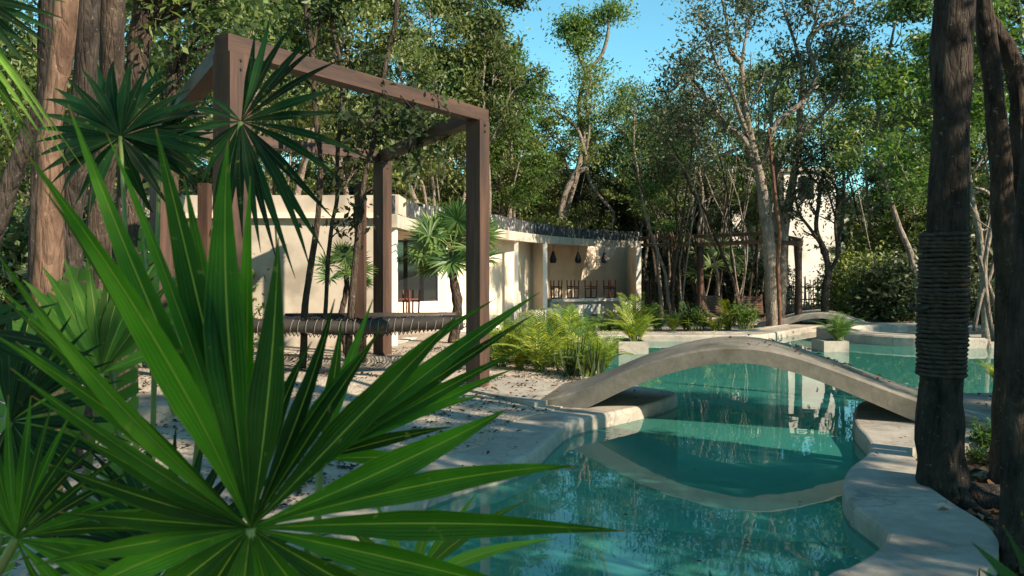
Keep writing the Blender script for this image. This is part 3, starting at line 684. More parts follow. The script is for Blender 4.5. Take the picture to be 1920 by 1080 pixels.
# bar counter
bc = empty('bar_counter', (*xy(1100,26.4),0), 'long pale bar counter in the right bay of the pavilion with stools stacked on it', 'bar counter')
def cpart(name, mb, m): o = mb.build(name, m, bc); o.location = -bc.location; return o
ca = Vector((*xy(1034,25.7),0)); cb = Vector((*xy(1172,26.5),0)); cd = (cb-ca).normalized(); cn = Vector((-cd.y,cd.x,0))
mb = MB(); mb.bar(ca+cn*.25+Vector((0,0,.262)), cb+cn*.25+Vector((0,0,.262)), .56, .09); cpart('counter_top', mb, M['whitecol'])
mb = MB(); wallseg(mb, ((ca+cn*.3).x,(ca+cn*.3).y), ((cb+cn*.3).x,(cb+cn*.3).y), -.09, .215, .1); cpart('counter_front', mb, M['stucco_lifted'])
mb = MB(); mb.bar(ca+cn*.2+Vector((0,0,-.1)), ca+cn*.2+Vector((0,0,.216)), .09,.4, up=(cn.x,cn.y,0)); cpart('counter_leg', mb, M['whitecol'])
def chair(rx):
    t = empty('bar_chair', (0,0,0), '', 'chair'); h = .66; s_ = .22
    mb = MB(); mb.box((-s_,-s_,0),(s_,s_,.035)); mb.build('seat', M['redwood'], t)
    for i, (a, b) in enumerate(((-1,-1),(1,-1),(1,1),(-1,1))):
        mb = MB(); mb.bar((a*(s_-.03),b*(s_-.03),.036),(a*(s_-.005),b*(s_-.005),h),.045,.045, up=(0,1,0)); mb.build('leg', M['redwood'], t)
    for z, q in ((.42,0),(.36,1)):
        for sg in (-1,1):
            mb = MB()
            if q == 0: mb.bar((-s_+.03,sg*(s_-.015),z),(s_-.03,sg*(s_-.015),z),.03,.045)
            else: mb.bar((sg*(s_-.015),-s_+.03,z),(sg*(s_-.015),s_-.03,z),.03,.045)
            mb.build('stretcher', M['redwood'], t)
    return t
used = set(); ch = chair(0)
lab = ['red wooden stool upended on the bar, closest to the left column', 'red wooden stool upended on the bar, second from the left', 'red wooden stool upended on the bar, third from the left', 'red wooden stool upended on the bar, the rightmost and most sideways']
for k, (px, rz) in enumerate(((1043,.30),(1074,.42),(1108,.62),(1143,.80))):
    u = (px-1034)/(1172-1034); p = ca.lerp(cb, u)+cn*.25
    Yp = p.y; p.x = (px-960)/F*Yp
    place(ch, used, (p.x, p.y, .309), lab[k], 'stool', 'stools upended on the pavilion bar', rz, (.66,.66,.90))
# more stacked furniture in front of the left bay windows
for k, px in enumerate((754,771)):
    Y = 17.1; place(ch, used, ((px-960)/F*Y, Y, .32), ['reddish wooden stool upended before the left bay window, beside the timber post','reddish wooden stool upended before the left bay window, nearer the ceiling fan'][k], 'stool', 'stools in the left bay', .3+k*.4, (.6,.6,.8))
t = empty('bench', (*xy(762,16.6),-.09), 'plain cream bench block below the left bay window', 'bench')
mb = MB(); mb.box((-.42,-.25,0),(.32,.25,.335)); mb.build('bench_base', M['stucco'], t); mb = MB(); mb.box((-.45,-.28,.337),(.35,.27,.395)); mb.build('bench_top', M['whitecol'], t)
mb = MB(); mb.box((-.5,-.2,0),(.9,.25,.40)); 
t2 = empty('table', (*xy(800,17.0),-.09), 'long low table under the left bay window', 'table'); 
mb = MB(); mb.box((-.3,-.2,.31),(.45,.2,.35)); mb.build('table_top', M['redwood'], t2)
for a in (-.25,.4):
    mb = MB(); mb.box((a-.03,-.15,0),(a+.03,.15,.309)); mb.build('leg', M['redwood'], t2)
# pendants
def pendant():
    t = empty('pendant_lamp', (0,0,0), '', 'lamp')
    mb = MB(); mb.tube([(0,0,0),(0,0,.36)], .008, 5); mb.build('cord', M['black'], t)
    mb = MB(); mb.lathe((0,0,0), [(.012,.02),(.035,0),(.05,-.06),(.085,-.16),(.105,-.24),(.085,-.31),(.07,-.335),(.062,-.33),(.075,-.25)], 10); mb.build('lamp_shade', M['black'], t)
    return t
pd = pendant()
for k, px in enumerate((1037,1084,1133)):
    Y = 24.6+k*1.15; place(pd, used, ((px-960)/F*Y, Y, 1.815), ['black teardrop pendant lamp over the bar, nearest the column','black teardrop pendant lamp over the middle of the bar','black teardrop pendant lamp over the bar, nearest the right side wall'][k], 'lamp', 'pendant lamps over the bar', 0, 1.05)
# ceiling fan
p = P(797,445,15.6); t = empty('ceiling_fan', p, 'dark bronze ceiling fan under the pavilion roof in the left bay', 'ceiling fan')
mb = MB(); mb.tube([(0,0,.14),(0,0,.02)], .012, 6); mb.lathe((0,0,0),[(.05,.155),(.04,.13),(.012,.12)], 10); mb.build('rod', M['black'], t)
mb = MB(); mb.lathe((0,0,0), [(.01,.03),(.06,.02),(.09,-.02),(.09,-.06),(.05,-.10),(.01,-.105)], 14); mb.build('motor', M['black'], t)
for k in range(5):
    a = R(72*k+12); mb = MB(); mb.bar((math.cos(a)*.1, math.sin(a)*.1,-.05),(math.cos(a)*.52, math.sin(a)*.52,-.055),.11,.012); mb.build('blade', M['black'], t)
mb = MB(); mb.tube([(-.43,0,.12),(-.43,0,-.06)], .006, 4); 
# ---------------- white house behind ----------------
h = empty('white_house', (14, 34, 0), 'tall white plaster house half hidden behind the trees', 'house')
def hp(name, mb, m, par=None): o = mb.build(name, m, par or h); o.location = -h.location if par is None else (0,0,0); return o
Y = 33.0; X = lambda px, Y=33.0: (px-960)/F*Y; Z = lambda py, Y=33.0: EYE-(py-HOR)/F*Y
mb = MB(); mb.box((X(1470),Y,-.3),(X(1566),Y+6,Z(322))); hp('wall', mb, M['whitewall'])
mb = MB(); mb.box((X(1385),Y+1,-.3),(X(1469),Y+7,Z(300))); hp('wall', mb, M['whitewall'])
mb = MB(); mb.box((X(1460),Y-.12,Z(322)+.002),(X(1569),Y+6.1,Z(314))); hp('roof_edge', mb, M['cement'])
mb = MB(); mb.box((X(1380),Y+.88,Z(300)+.002),(X(1474),Y+7.1,Z(290))); hp('roof_edge', mb, M['cement'])
for px, py in ((1512,352),(1420,400)):
    Yw = Y if px > 1470 else Y+1
    mb = MB(); x0 = X(px,Yw); z0 = Z(py,Yw)
    for lo, hi in (((x0-.3,Yw-.04,z0-.45),(x0-.25,Yw-.001,z0+.45)),((x0+.25,Yw-.04,z0-.45),(x0+.3,Yw-.001,z0+.45)),((x0-.249,Yw-.04,z0-.45),(x0+.249,Yw-.001,z0-.4)),((x0-.249,Yw-.04,z0+.4),(x0+.249,Yw-.001,z0+.45))): mb.box(lo, hi)
    wd = hp('window', mb, M['black']); mb = MB(); mb.box((x0-.248,Yw-.02,z0-.399),(x0+.248,Yw-.002,z0+.399)); hp('pane', mb, M['glass'], wd)

# ---------------- log pergola right of the pavilion ----------------
pg = empty('log_pergola', (7, 23, 0), 'rough log pergola curving away from the right end of the pavilion', 'pergola')
def gp(name, mb, m, sm=True): o = mb.build(name, m, pg, smooth=sm); o.location = -pg.location; return o
def logp(name, pts, r, m=None):
    pts = spline([Vector(p) for p in pts], 4); mb = MB(); mb.tube(pts, [r*(1+.12*noise.noise(Vector((i*.7,r*90,pts[0].x)))) for i in range(len(pts))], 8, wob=.2); gp(name, mb, m or M['log'])
logp('log_beam', [P(1203,446,27.4),P(1290,444,25),P(1380,440,22.6),P(1440,436,20.8)], .055)
logp('log_beam', [P(1204,459,26.2),P(1290,459,24),P(1370,456,22),P(1440,452,20)], .055)
logp('log_beam', [P(1440,437,20.7),P(1475,446,20.2),P(1503,452,19.8)], .07)
logp('log_beam', [P(1432,452,20.1),P(1470,455,19.6),P(1503,458,19.2)], .06)
for px in range(1225,1440,36):
    Yy = 27-(px-1203)/240*6.4; a = P(px,441,Yy); b = P(px+4,452,Yy-1.2); logp('cross_log', [a, (a+b)/2+Vector((0,0,.01)), b], .03)
for px, Yb, py in ((1312,23.6,458),(1496,19.6,455)):
    t_ = P(px,py,Yb); logp('log_post', [(t_.x,t_.y,-.2),(t_.x+.02,t_.y,.8),(t_.x,t_.y,t_.z)], .095, M['timber'])

# ---------------- stick fence ----------------
def stickfence(px0, px1, Y0, Y1, ztop, label, mat='stick', dens=.075):
    x0 = (px0-960)/F*Y0; x1 = (px1-960)/F*Y1; a = Vector((x0,Y0,-.2)); b = Vector((x1,Y1,-.2)); Ln = (b-a).length
    t = empty('stick_fence', a, label, 'fence'); n = int(Ln/dens); mb = MB()
    for i in range(n):
        p = (b-a)*(i/n+rnd.uniform(-.2,.2)/n); r = rnd.uniform(.014,.03); h = ztop+.2+rnd.uniform(-.22,.12)
        q = Vector((rnd.uniform(-.04,.04), rnd.uniform(-.03,.03), 0))
        mb.tube([p+Vector((0,rnd.uniform(-.02,.02),0)), p+q*.6+Vector((0,0,h*.5)), p+q+Vector((0,0,h))], [r,r*.95,r*.7], 5)
    o = mb.build('sticks', M[mat], t); o['kind'] = 'stuff'
    for z in (.45, (ztop+.2)*.75):
        mb = MB(); mb.tube([Vector((0,-.05,z)), (b-a)*.5+Vector((0,-.05,z+.02)), (b-a)+Vector((0,-.05,z))], .022, 5); mb.build('rail', M['log'], t)
    return t
stickfence(1195, 1400, 31, 29, 1.05, 'dark stick fence in shade between the trunks right of the pavilion')
stickfence(1400, 1572, 27, 26, .95, 'pale stick fence in front of the white house', 'stickgrey')
stickfence(1572, 1790, 26.5, 25, 1.0, 'stick fence right of the white house with a thatched cap')
stickfence(-40, 60, 12, 12.5, 1.3, 'sunlit brown stick fence at the far left edge')
mb = MB()
for i in range(700):
    u = rnd.random(); p = P(1568,512,26.4).lerp(P(1660,514,25.6), u); a = p+Vector((0,rnd.uniform(-.12,.12),rnd.uniform(.02,.1)))
    mb.tube([a, a+Vector((rnd.uniform(-.05,.05),-.12,-.25*rnd.random()-.12))], .010, 3, False)
tag(mb.build('thatch_cap', M['stick']), 'fringe of dry thatch capping the stick fence', 'thatch', kind='stuff')

# ---------------- slatted wooden loungers ----------------
def lounger():
    t = empty('deck_chair', (0,0,0), '', 'chair')
    for i in range(8):
        z = .30+.062*i; y = .05+.022*i; mb = MB(); mb.bar((-.29,y,z),(.29,y,z),.02,.048); mb.build('back_slat', M['loungewood'], t)
    for i in range(6):
        mb = MB(); mb.bar((-.29,-.02-.09*i,.30),(.29,-.02-.09*i,.30),.07,.02); mb.build('seat_slat', M['loungewood'], t)
    for s_ in (-1,1):
        mb = MB(); mb.bar((s_*.27,.035,.03),(s_*.27,.245,.80),.04,.03,up=(0,1,0)); mb.build('back_post', M['loungewood'], t)
        mb = MB(); mb.bar((s_*.325,-.55,.275),(s_*.325,.12,.275),.04,.05); mb.build('side_rail', M['loungewood'], t)
        for y in (-.5,.08):
            mb = MB(); mb.bar((s_*.325,y,0),(s_*.325,y,.249),.05,.05,up=(0,1,0)); mb.build('leg', M['loungewood'], t)
    return t
lg = lounger(); used_l = set()
for px, Y, label, rz in ((1340,21.2,'slatted wooden deck chair behind the plants, nearer the pavilion',.15),(1411,20.9,'slatted wooden deck chair beside the big pale tree, partly hidden by shrubs',-.1),(1862,21.5,'brown slatted deck chair beyond the round tub at the far right',.2)):
    place(lg, used_l, ((px-960)/F*Y, Y, -.19), label, 'chair', 'wooden deck chairs behind the pool', rz+math.pi*0, 1.0)
dk = empty('wooden_deck', (12.9, 22.8, -.15), 'reddish wooden deck of boards behind the round tub', 'deck')
for i in range(9):
    mb = MB(); mb.box((-2.0, i*.16-.7, 0),(1.6, i*.16-.7+.15, .10)); mb.build('board', M['loungewood'], dk)

# ---------------- tree makers ----------------
def perp(d, rng):
    v = Vector((rng.gauss(0,1), rng.gauss(0,1), rng.gauss(0,1))); v -= d*v.dot(d)
    return v.normalized() if v.length > 1e-5 else Vector((1,0,0))
def wander(start, d, L, n, rng, wig=.25, up=.0):
    pts = [start.copy()]; d = d.normalized()
    for i in range(n):
        d = (d+perp(d, rng)*wig*rng.random()+Vector((0,0,up))).normalized(); pts.append(pts[-1]+d*(L/n))
    return pts
def leaf_mesh(name, centers, nper, sig, lsize, rng_seed, upbias=.7, asp=.42, wsig=None):
    """thousands of small folded diamond leaves scattered in clumps round the twig ends"""
    r = np.random.RandomState(rng_seed); Cn = np.array([tuple(c) for c in centers], dtype=np.float32)
    k = len(Cn); per = r.randint(int(nper*.5), int(nper*1.5)+1, k); idx = np.repeat(np.arange(k), per); n = len(idx)
    sg = np.array(sig, dtype=np.float32)*(r.uniform(.6,1.3,k)[idx])[:,None]
    c = Cn[idx]+r.normal(0,1,(n,3))*sg
    nr = r.normal(0,1,(n,3)); nr[:,2] += upbias; nr /= np.linalg.norm(nr,axis=1)[:,None]
    a = np.cross(nr, r.normal(0,1,(n,3))); a /= np.linalg.norm(a,axis=1)[:,None]+1e-9; a[:,2] -= .25; b = np.cross(nr, a); b /= np.linalg.norm(b,axis=1)[:,None]+1e-9
    l = (lsize*r.uniform(.6,1.35,n))[:,None]; wv = l*asp
    v = np.empty((n,4,3), dtype=np.float32); v[:,0] = c-a*l*.5; v[:,1] = c+b*wv*.5+nr*l*.08; v[:,2] = c+a*l*.5; v[:,3] = c-b*wv*.5+nr*l*.08
    return quads_mesh(name, v)
def quads_mesh(name, v):
    n = len(v); me = bpy.data.meshes.new(name); me.vertices.add(n*4); me.vertices.foreach_set('co', v.reshape(-1).astype(np.float32))
    me.loops.add(n*4); me.loops.foreach_set('vertex_index', np.arange(n*4, dtype=np.int32)); me.polygons.add(n)
    me.polygons.foreach_set('loop_start', np.arange(0, n*4, 4, dtype=np.int32)); me.update(); me.validate(); return me
def tree_mesh(seed, H, r0, spread, nl=9, t0=.4, wig=.16, lean=(0,0), nper=70, lsize=.12, sig=(.20,.20,.10), sub=4, barkm='bark_pale', leafm='leafA', rise=.5, fork=0):
    rng = random.Random(seed); tb = MB(); tips = []
    trunk = [Vector((0,0,-.3))]; d = Vector((lean[0], lean[1], 1)).normalized(); ns = 12
    for i in range(ns):
        d = (d+perp(d,rng)*wig*rng.random()+Vector((0,0,.06))).normalized(); trunk.append(trunk[-1]+d*((H*.93+.3)/ns))
    rad = [r0*(1.25 if i == 0 else 1)*(1-.78*i/ns) for i in range(ns+1)]
    tb.tube(trunk, rad, 8, wob=.25)
    for k in range(nl):
        t = t0+(.98-t0)*(k+rng.random()*.8)/nl; i = min(ns-1, int(t*ns)); p = trunk[i].lerp(trunk[i+1], t*ns-i); rr = rad[i]*.6
        az = k*2.4+rng.uniform(-.6,.6); L = spread*(1.05-.5*(t-t0)/(1-t0))*rng.uniform(.7,1.2)
        d = Vector((math.cos(az), math.sin(az), rng.uniform(.2,1.0)*rise*1.6))
        lp = wander(p, d, L, 6, rng, .5, .08); tb.tube(lp, [rr*(1-.85*j/6) for j in range(7)], 5, False)
        tips.append(lp[-1])
        for q in range(sub):
            j = rng.randint(2, 5); sp_ = lp[j].lerp(lp[j+1], rng.random()) if j < 6 else lp[j]
            dd = (lp[min(j+1,6)]-lp[j]).normalized()+perp(d.normalized(), rng)*1.0; s2 = wander(sp_, dd, L*rng.uniform(.3,.6), 4, rng, .6, .06)
            tb.tube(s2, [rr*.42*(1-.8*m/4) for m in range(5)], 4, False); tips += [s2[-1], s2[-2]]
            for z in range(2):
                s3 = wander(s2[rng.randint(1,3)], perp(dd.normalized(),rng)+dd*.5, L*.25, 3, rng, .5, .05); tb.tube(s3, [rr*.2*(1-.7*m/3) for m in range(4)], 3, False); tips.append(s3[-1])
    tips.append(trunk[-1])
    me = tb.mesh('trunk', True); me.materials.append(M[barkm])
    lm = leaf_mesh('crown', tips, nper, sig, lsize, seed); lm.materials.append(M[leafm])
    return me, lm
def tree_obj(name, label, me, lm, loc, rz, sc, cat='tree', group=None, leafm=None):
    t = empty(name, loc, label, cat, group, rz); t.scale = (sc,sc,sc) if not hasattr(sc,'__len__') else sc
    link('trunk', me, t)
    o = link('crown', lm, t)
    if leafm: 
        o.material_slots[0].link = 'OBJECT'; o.material_slots[0].material = M[leafm]
    return t
TV = [tree_mesh(11, 8.0, .10, 2.1, 11, .42, lsize=.125, nper=66),
      tree_mesh(12, 8.0, .085, 1.7, 10, .35, wig=.22, lsize=.12, nper=64),
      tree_mesh(13, 8.0, .12, 2.4, 12, .35, wig=.2, lsize=.13, nper=62, leafm='leafB'),
      tree_mesh(14, 8.0, .075, 1.5, 12, .30, wig=.25, lsize=.11, nper=70, leafm='leafB'),
      tree_mesh(15, 8.0, .09, 1.9, 9, .55, wig=.2, lsize=.125, nper=62, rise=.9),
      tree_mesh(16, 8.0, .11, 2.2, 12, .25, wig=.25, lsize=.14, nper=62, leafm='leafD')]
# sparse wispy crowns for the trees seen against the sky
TW = [tree_mesh(21, 8.0, .10, 2.0, 9, .5, wig=.3, lsize=.12, nper=34, sig=(.26,.26,.12), barkm='bark_pale', rise=.8),
      tree_mesh(22, 8.0, .09, 1.8, 9, .45, wig=.3, lsize=.12, nper=32, sig=(.24,.24,.12), barkm='bark_pale', leafm='leafD', rise=.8)]
# round bushes with leaves to the ground
def bush_mesh(seed, leafm, lsize=.12, n=60, nper=60):
    rng = random.Random(seed); tb = MB(); tips = []
    for k in range(9):
        az = rng.uniform(0,6.28); d = Vector((math.cos(az)*.6, math.sin(az)*.6, 1)); lp = wander(Vector((0,0,-.1)), d, rng.uniform(.8,1.6), 5, rng, .5, .05)
        tb.tube(lp, [.03*(1-.8*j/5) for j in range(6)], 4, False); tips += lp[2:]
    for k in range(n):
        a = rng.uniform(0,6.28); r = rng.random()**.5*.95; z = rng.random()*1.6; r *= math.sqrt(max(.05, 1-(z/1.9)**2)); tips.append(Vector((r*math.cos(a), r*math.sin(a), z+.1)))
    me = tb.mesh('stems', True); me.materials.append(M['bark_mid']); lm = leaf_mesh('foliage', tips, nper, (.22,.22,.18), lsize, seed); lm.materials.append(M[leafm]); return me, lm
BV = [bush_mesh(31,'leafA'), bush_mesh(32,'leafD',.14), bush_mesh(33,'leafB',.12)]

# ---------------- the forest behind, tree by tree ----------------
# (px of the trunk, depth, px height of the crown top, variant, leaf material override)
def X_(px, Y): return (px-960)/F*Y
FOREST = []
def ft(px, Y, ytop, v, leafm=None, lab=None, sc2=1.0): FOREST.append((px, Y, ytop, v, leafm, lab, sc2))
# far row
rf = random.Random(5)
SKY = [(-200,40),(850,10),(900,-20),(960,20),(1000,150),(1060,175),(1130,130),(1200,110),(1300,75),(1380,60),(1480,120),(1570,320),(1600,335),(1660,270),(1720,160),(1800,-60),(2200,-100)]
def skyl(px):
    for (a, x), (b, y) in zip(SKY, SKY[1:]):
        if px <= b: return x+(y-x)*(px-a)/(b-a)
    return 0
px = -120
while px < 1880:
    Y = rf.uniform(29,33); top = skyl(px)+rf.uniform(10,70)
    if not (1450 < px): ft(px, Y, top, rf.choice([0,2,5,5,1]), rf.choice([None,'leafD','leafA',None]))
    px += rf.uniform(105,150)
px = -60
while px < 1860:
    Y = rf.uniform(23.5,27); top = skyl(px)+rf.uniform(-10,90)
    if not (1340 < px < 1700): ft(px, Y, top, rf.choice([0,1,2,3,4]), rf.choice([None,None,'leafB','leafA']))
    px += rf.uniform(75,115)
ft(1760, 24, 60, 5); ft(1735, 27, 250, 5, 'leafD'); ft(1720, 23, 230, 3, 'leafA')
ft(1640, 29, 400, 3, 'leafB'); ft(1392, 29.5, 170, 3, 'leafA'); ft(1430, 30, 260, 1, 'leafC')
# named ones
ft(962, 22.5, 60, 3, 'leafC', 'yellow green tree with light foliage right of the tall frame post')
ft(1095, 24, 130, 2, 'leafB', 'olive tree with a leaning pale trunk behind the pavilion roof')
ft(1200, 27.5, 150, 0, 'leafA', 'broad dark green tree above the end of the pavilion')
ft(900, 19.9, -60, 4, None, 'tall slim tree with open crown just behind the pavilion')
ft(820, 21, -90, 3, 'leafB', 'tall olive tree showing through the timber frame')
ft(700, 17.5, -120, 1, None, 'tall thin tree rising behind the long cream wall near its end')
ft(560, 16.5, -160, 2, None, 'wide leafy tree behind the middle of the long cream wall')
ft(400, 15.5, -200, 0, 'leafA', 'leafy tree behind the left part of the long cream wall')
ft(330, 12.5, -300, 4, None, 'pale forked tree behind the back left post of the frame')
ft(240, 14, -250, 1, 'leafA', 'thin tree behind the cluster of thick trunks')
ft(40, 13, -250, 3, 'leafB', 'slender leafy tree at the far left edge')
ft(1730, 19.5, -120, 1, 'leafA', 'leafy tree rising just left of the rope wrapped trunk')
ft(1850, 15, -160, 3, 'leafC', 'light green tree seen between the right hand trunks')
ft(1990, 17, -200, 0, 'leafA', 'leafy tree at the far right edge behind the double trunk')
zone = lambda px: ('far left of the scene' if px < 300 else 'behind the timber frame' if px < 740 else 'behind the curved pavilion roof' if px < 1210 else 'between the pavilion and the first log post' if px < 1315 else 'behind the log pergola' if px < 1480 else 'behind the white house' if px < 1740 else 'beyond the round tub')
rt = random.Random(9)
def minY(px):
    tab = [(-200,0),(470,14.9),(745,20.5),(918,27),(1068,34),(1150,35),(1222,35),(1240,0),(3000,0)]
    for (a, x), (b, y) in zip(tab, tab[1:]):
        if px <= b: return x+(y-x)*(px-a)/(b-a)
    return 0
for px, Y, ytop, v, lf, lab, sc2 in FOREST:
    Y = max(Y, minY(px)+.6*rt.random())
    if 975 < px < 1400: ytop += 55
    zt = EYE-(ytop-HOR)/F*Y; s_ = (zt+.2)/8.6; me, lm = TV[v]
    far = Y > 28
    label = lab or ('dense dark tree of the far row %s' if far else 'slim pale trunked tree of the nearer row %s') % zone(px)
    grp = None if lab else (('far jungle trees %s' if far else 'nearer jungle trees %s') % zone(px))
    w_ = max(.75, s_)*rt.uniform(.85,1.1)*sc2
    tree_obj('jungle_tree', label, me, lm, (X_(px,Y), Y, -.15), rt.uniform(0,6.28), (w_,w_,s_), group=grp, leafm=lf)
# trees out to the right and behind the camera, whose crowns shade the near pool and are mirrored in it
for k, (x, y, s_, v) in enumerate([(6.6,1.2,.86,0),(11.0,-1.2,.9,2),(5.9,3.0,.7,0),(4.4,1.6,.62,2),(8.0,-1.6,.95,5),(4.6,-2.6,.95,2),(12.5,1.0,1.0,5),(-6,2.5,1.0,0),(-7.5,6.5,1.0,2),(16,13,.8,3)]):
    me, lm = TV[v]
    tree_obj('jungle_tree', 'shade tree standing near the viewer outside the picture', me, lm, (x,y,-.25), k*1.3, (s_*1.15,s_*1.15,s_), group='shade trees near the viewer')
# understorey bushes
BU = []
rb = random.Random(3)
px = 1190
for px, Y, s_, v, lab in [(1262,33.5,1.3,1,None),(1300,30.5,1.1,0,None),(1350,27.5,1.3,1,None),(1400,25.5,.9,1,None),(1440,28,1.0,0,None),(1600,23,1.1,2,None),(1640,21.5,1.0,2,'feathery green shrub behind the small far bridge'),(1690,20.5,1.15,1,'dark green shrub against the rope wrapped trunk'),
                          (1745,24,1.8,0,None),(1810,22.5,1.6,1,None),(1900,24,1.7,1,None),(1680,24.5,1.6,2,None),(1620,25.2,1.1,1,None),(1860,19.5,.6,1,None),
                          (20,10.5,1.0,0,'leafy shrub at the foot of the left trunks'),(140,11,1.2,1,None),(300,13.2,1.1,0,None),(380,13.0,.9,2,None),(80,16,1.6,1,None),(230,17,1.8,0,None),(400,17.5,1.6,1,None)]:
    me, lm = BV[v]
    lab2 = lab or 'dark leafy shrub %s' % zone(px)
    t = empty('shrub', (X_(px,Y), Y, -.08), lab2, 'shrub', None if lab else 'undergrowth shrubs '+zone(px), rb.uniform(0,6)); t.scale = (s_,s_,s_*rb.uniform(.8,1.1)); link('stems', me, t); link('foliage', lm, t)
# distant wood: one mass of leaves
rng = np.random.RandomState(4); n = 110000
cx = rng.uniform(-34, 40, n); cyy = rng.uniform(36, 44, n)
topz = np.array([EYE-(max(skyl(960+x*F/y)+45, -60)-HOR)/F*y for x, y in zip(cx, cyy)])
gap = (960+cx*F/cyy > 1495) & (960+cx*F/cyy < 1680); topz = np.where(gap, np.minimum(topz, 4.6), np.minimum(topz, 5.6))
nzv = np.array([noise.noise(Vector((x*.35, y*.3, 0))) for x, y in zip(cx, cyy)]); topz = topz*(1+.25*nzv)
cz = rng.uniform(0,1,n)**.8*topz
c = np.stack([cx,cyy,cz],1); nr = rng.normal(0,1,(n,3)); nr[:,1] -= .5; nr /= np.linalg.norm(nr,axis=1)[:,None]; a = np.cross(nr, rng.normal(0,1,(n,3))); a /= np.linalg.norm(a,axis=1)[:,None]; b = np.cross(nr,a)
l = rng.uniform(.16,.34,n)[:,None]; v = np.stack([c-a*l, c+b*l*.5, c+a*l, c-b*l*.5],1)
me = quads_mesh('distant_wood', v); me.materials.append(M['leafD']); tag(link('distant_wood', me), 'distant dark green wood closing the view between the trunks', kind='stuff')
# thin pale trunks in the shade under the canopy
for k in range(84):
    px = rb.choice([rb.uniform(1232,1440), rb.uniform(1232,1440), rb.uniform(470,960), rb.uniform(740,1220), rb.uniform(1580,1900), rb.uniform(0,420)]); Y = rb.uniform(21,29) if px > 1200 else rb.uniform(16,24)
    pts = wander(Vector((0,0,-.2)), Vector((rb.uniform(-.15,.15),0,1)), rb.uniform(4.8,8.0), 9, rb, .28, .05); mb = MB(); r = rb.uniform(.025,.06); Y = max(Y, minY(px))
    mb.tube(pts, [r*(1-.6*i/9) for i in range(10)], 6, wob=.2)
    t = empty('sapling', (X_(px,Y), Y, -.15), 'thin bare pale trunk %s' % zone(px), 'sapling', 'thin bare trunks '+zone(px)); mb.build('trunk', M[rb.choice(['bark_pale','bark_mid','bark_pale'])], t, True)
    tp = [pts[-1], pts[-2], pts[-1]+Vector((.3,.1,-.1)), pts[-2]+Vector((-.3,0,.1))]
    lm = leaf_mesh('crown', tp, 60, (.4,.4,.25), .12, k+300); lm.materials.append(M['leafA']); link('crown', lm, t)

# ---------------- trees drawn from their own outline ----------------
def sktree(name, label, Y, limbs, barkm, leafm, nper=40, lsize=.12, sig=(.28,.28,.14), seed=1, cat='tree', base=None, twigs=4, tl=.9, group=None, n=9, ds=0):
    """limbs: list of (list of (px,py,width px,[depth offset]), leafy); every limb a real tapering branch in space"""
    rng = random.Random(seed); first = limbs[0][0][0]; org = Vector((X_(first[0], Y), Y, 0)); tb = MB(); tips = []
    for pts, leafy in limbs:
        q = [P(p[0], p[1], Y+(p[3] if len(p) > 3 else 0))-org for p in pts]; rr = [p[2]/F*Y/2*(.86 if n >= 14 else 1.0 if n < 10 else .92) for p in pts]
        k = 4; sp_ = spline(q, k); r2 = []
        for i in range(len(sp_)):
            t = i/k; j = min(int(t), len(rr)-2); r2.append(rr[j]+(rr[j+1]-rr[j])*(t-j))
        tb.tube(sp_, r2, n, wob=.28)
        if leafy:
            m = len(sp_)
            for z in range(int(twigs*leafy)):
                i = rng.randint(int(m*.35), m-1); d = (sp_[min(i+1,m-1)]-sp_[max(i-1,0)]).normalized(); L = tl*rng.uniform(.5,1.3)
                tw = wander(sp_[i], perp(d,rng)+d*.7+Vector((0,0,.25)), L, 5, rng, .55, .05); tb.tube(tw, [max(.006,min(r2[i]*.5,.03))*(1-.75*u/5) for u in range(6)], 4, False); tips += [tw[-1], tw[-2], tw[3]]
                for _ in range(2):
                    t3 = wander(tw[rng.randint(1,4)], perp(d,rng), L*.5, 3, rng, .5, .05); tb.tube(t3, [.007,.006,.005,.004], 3, False); tips.append(t3[-1])
            tips.append(sp_[-1])
    t = empty(name, org, label, cat, group)
    tb.build('trunk', M[barkm], t, True)
    if tips: lm = leaf_mesh('crown', tips, nper, sig, lsize, seed); lm.materials.append(M[leafm]); link('crown', lm, t)
    return t
# big pale many-stemmed tree right of centre
sktree('pale_tree', 'big pale barked tree with many twisting limbs standing among the pergola posts', 19.5, [
    ([(1449,640,30),(1447,560,27),(1443,480,26),(1436,400,24),(1424,330,20),(1412,280,17),(1400,220,13),(1392,170,12),(1390,120,10),(1368,95,8),(1362,40,6),(1352,-10,5)], 3),
    ([(1424,330,16),(1395,262,12),(1360,235,10),(1330,190,8),(1300,150,6),(1280,146,5)], 4),
    ([(1390,120,8),(1398,70,5),(1410,20,4)], 3),
    ([(1436,300,12),(1450,240,12),(1475,215,11),(1510,185,11),(1530,145,11),(1522,110,10),(1515,75,9),(1540,50,8),(1575,35,7),(1600,18,6),(1598,-10,5)], 3),
    ([(1515,75,7),(1530,40,6),(1510,10,5),(1500,-20,4)], 3),
    ([(1458,640,26,.25),(1466,540,22,.25),(1470,440,20,.3),(1485,350,17,.3),(1498,270,14,.3),(1500,200,11,.3),(1505,140,9,.3),(1490,80,7,.3),(1470,20,6,.3)], 4),
    ([(1470,430,16,.3),(1452,360,13,.5),(1455,300,10,.6),(1445,200,8,.6),(1470,120,6,.6)], 4),
    ([(1500,250,9,.3),(1550,205,8,.2),(1585,150,7,0),(1590,90,5,0)], 4),
    ([(1400,250,9,-.2),(1370,170,7,-.4),(1340,110,5,-.5),(1330,60,4,-.6)], 4),
    ([(1384,280,8,.2),(1340,290,6,.6),(1300,250,5,.8),(1270,240,4,.9)], 4),
    ], 'bark_pale', 'leafD', nper=12, lsize=.12, sig=(.22,.22,.10), seed=51, twigs=5, tl=1.0, n=10)
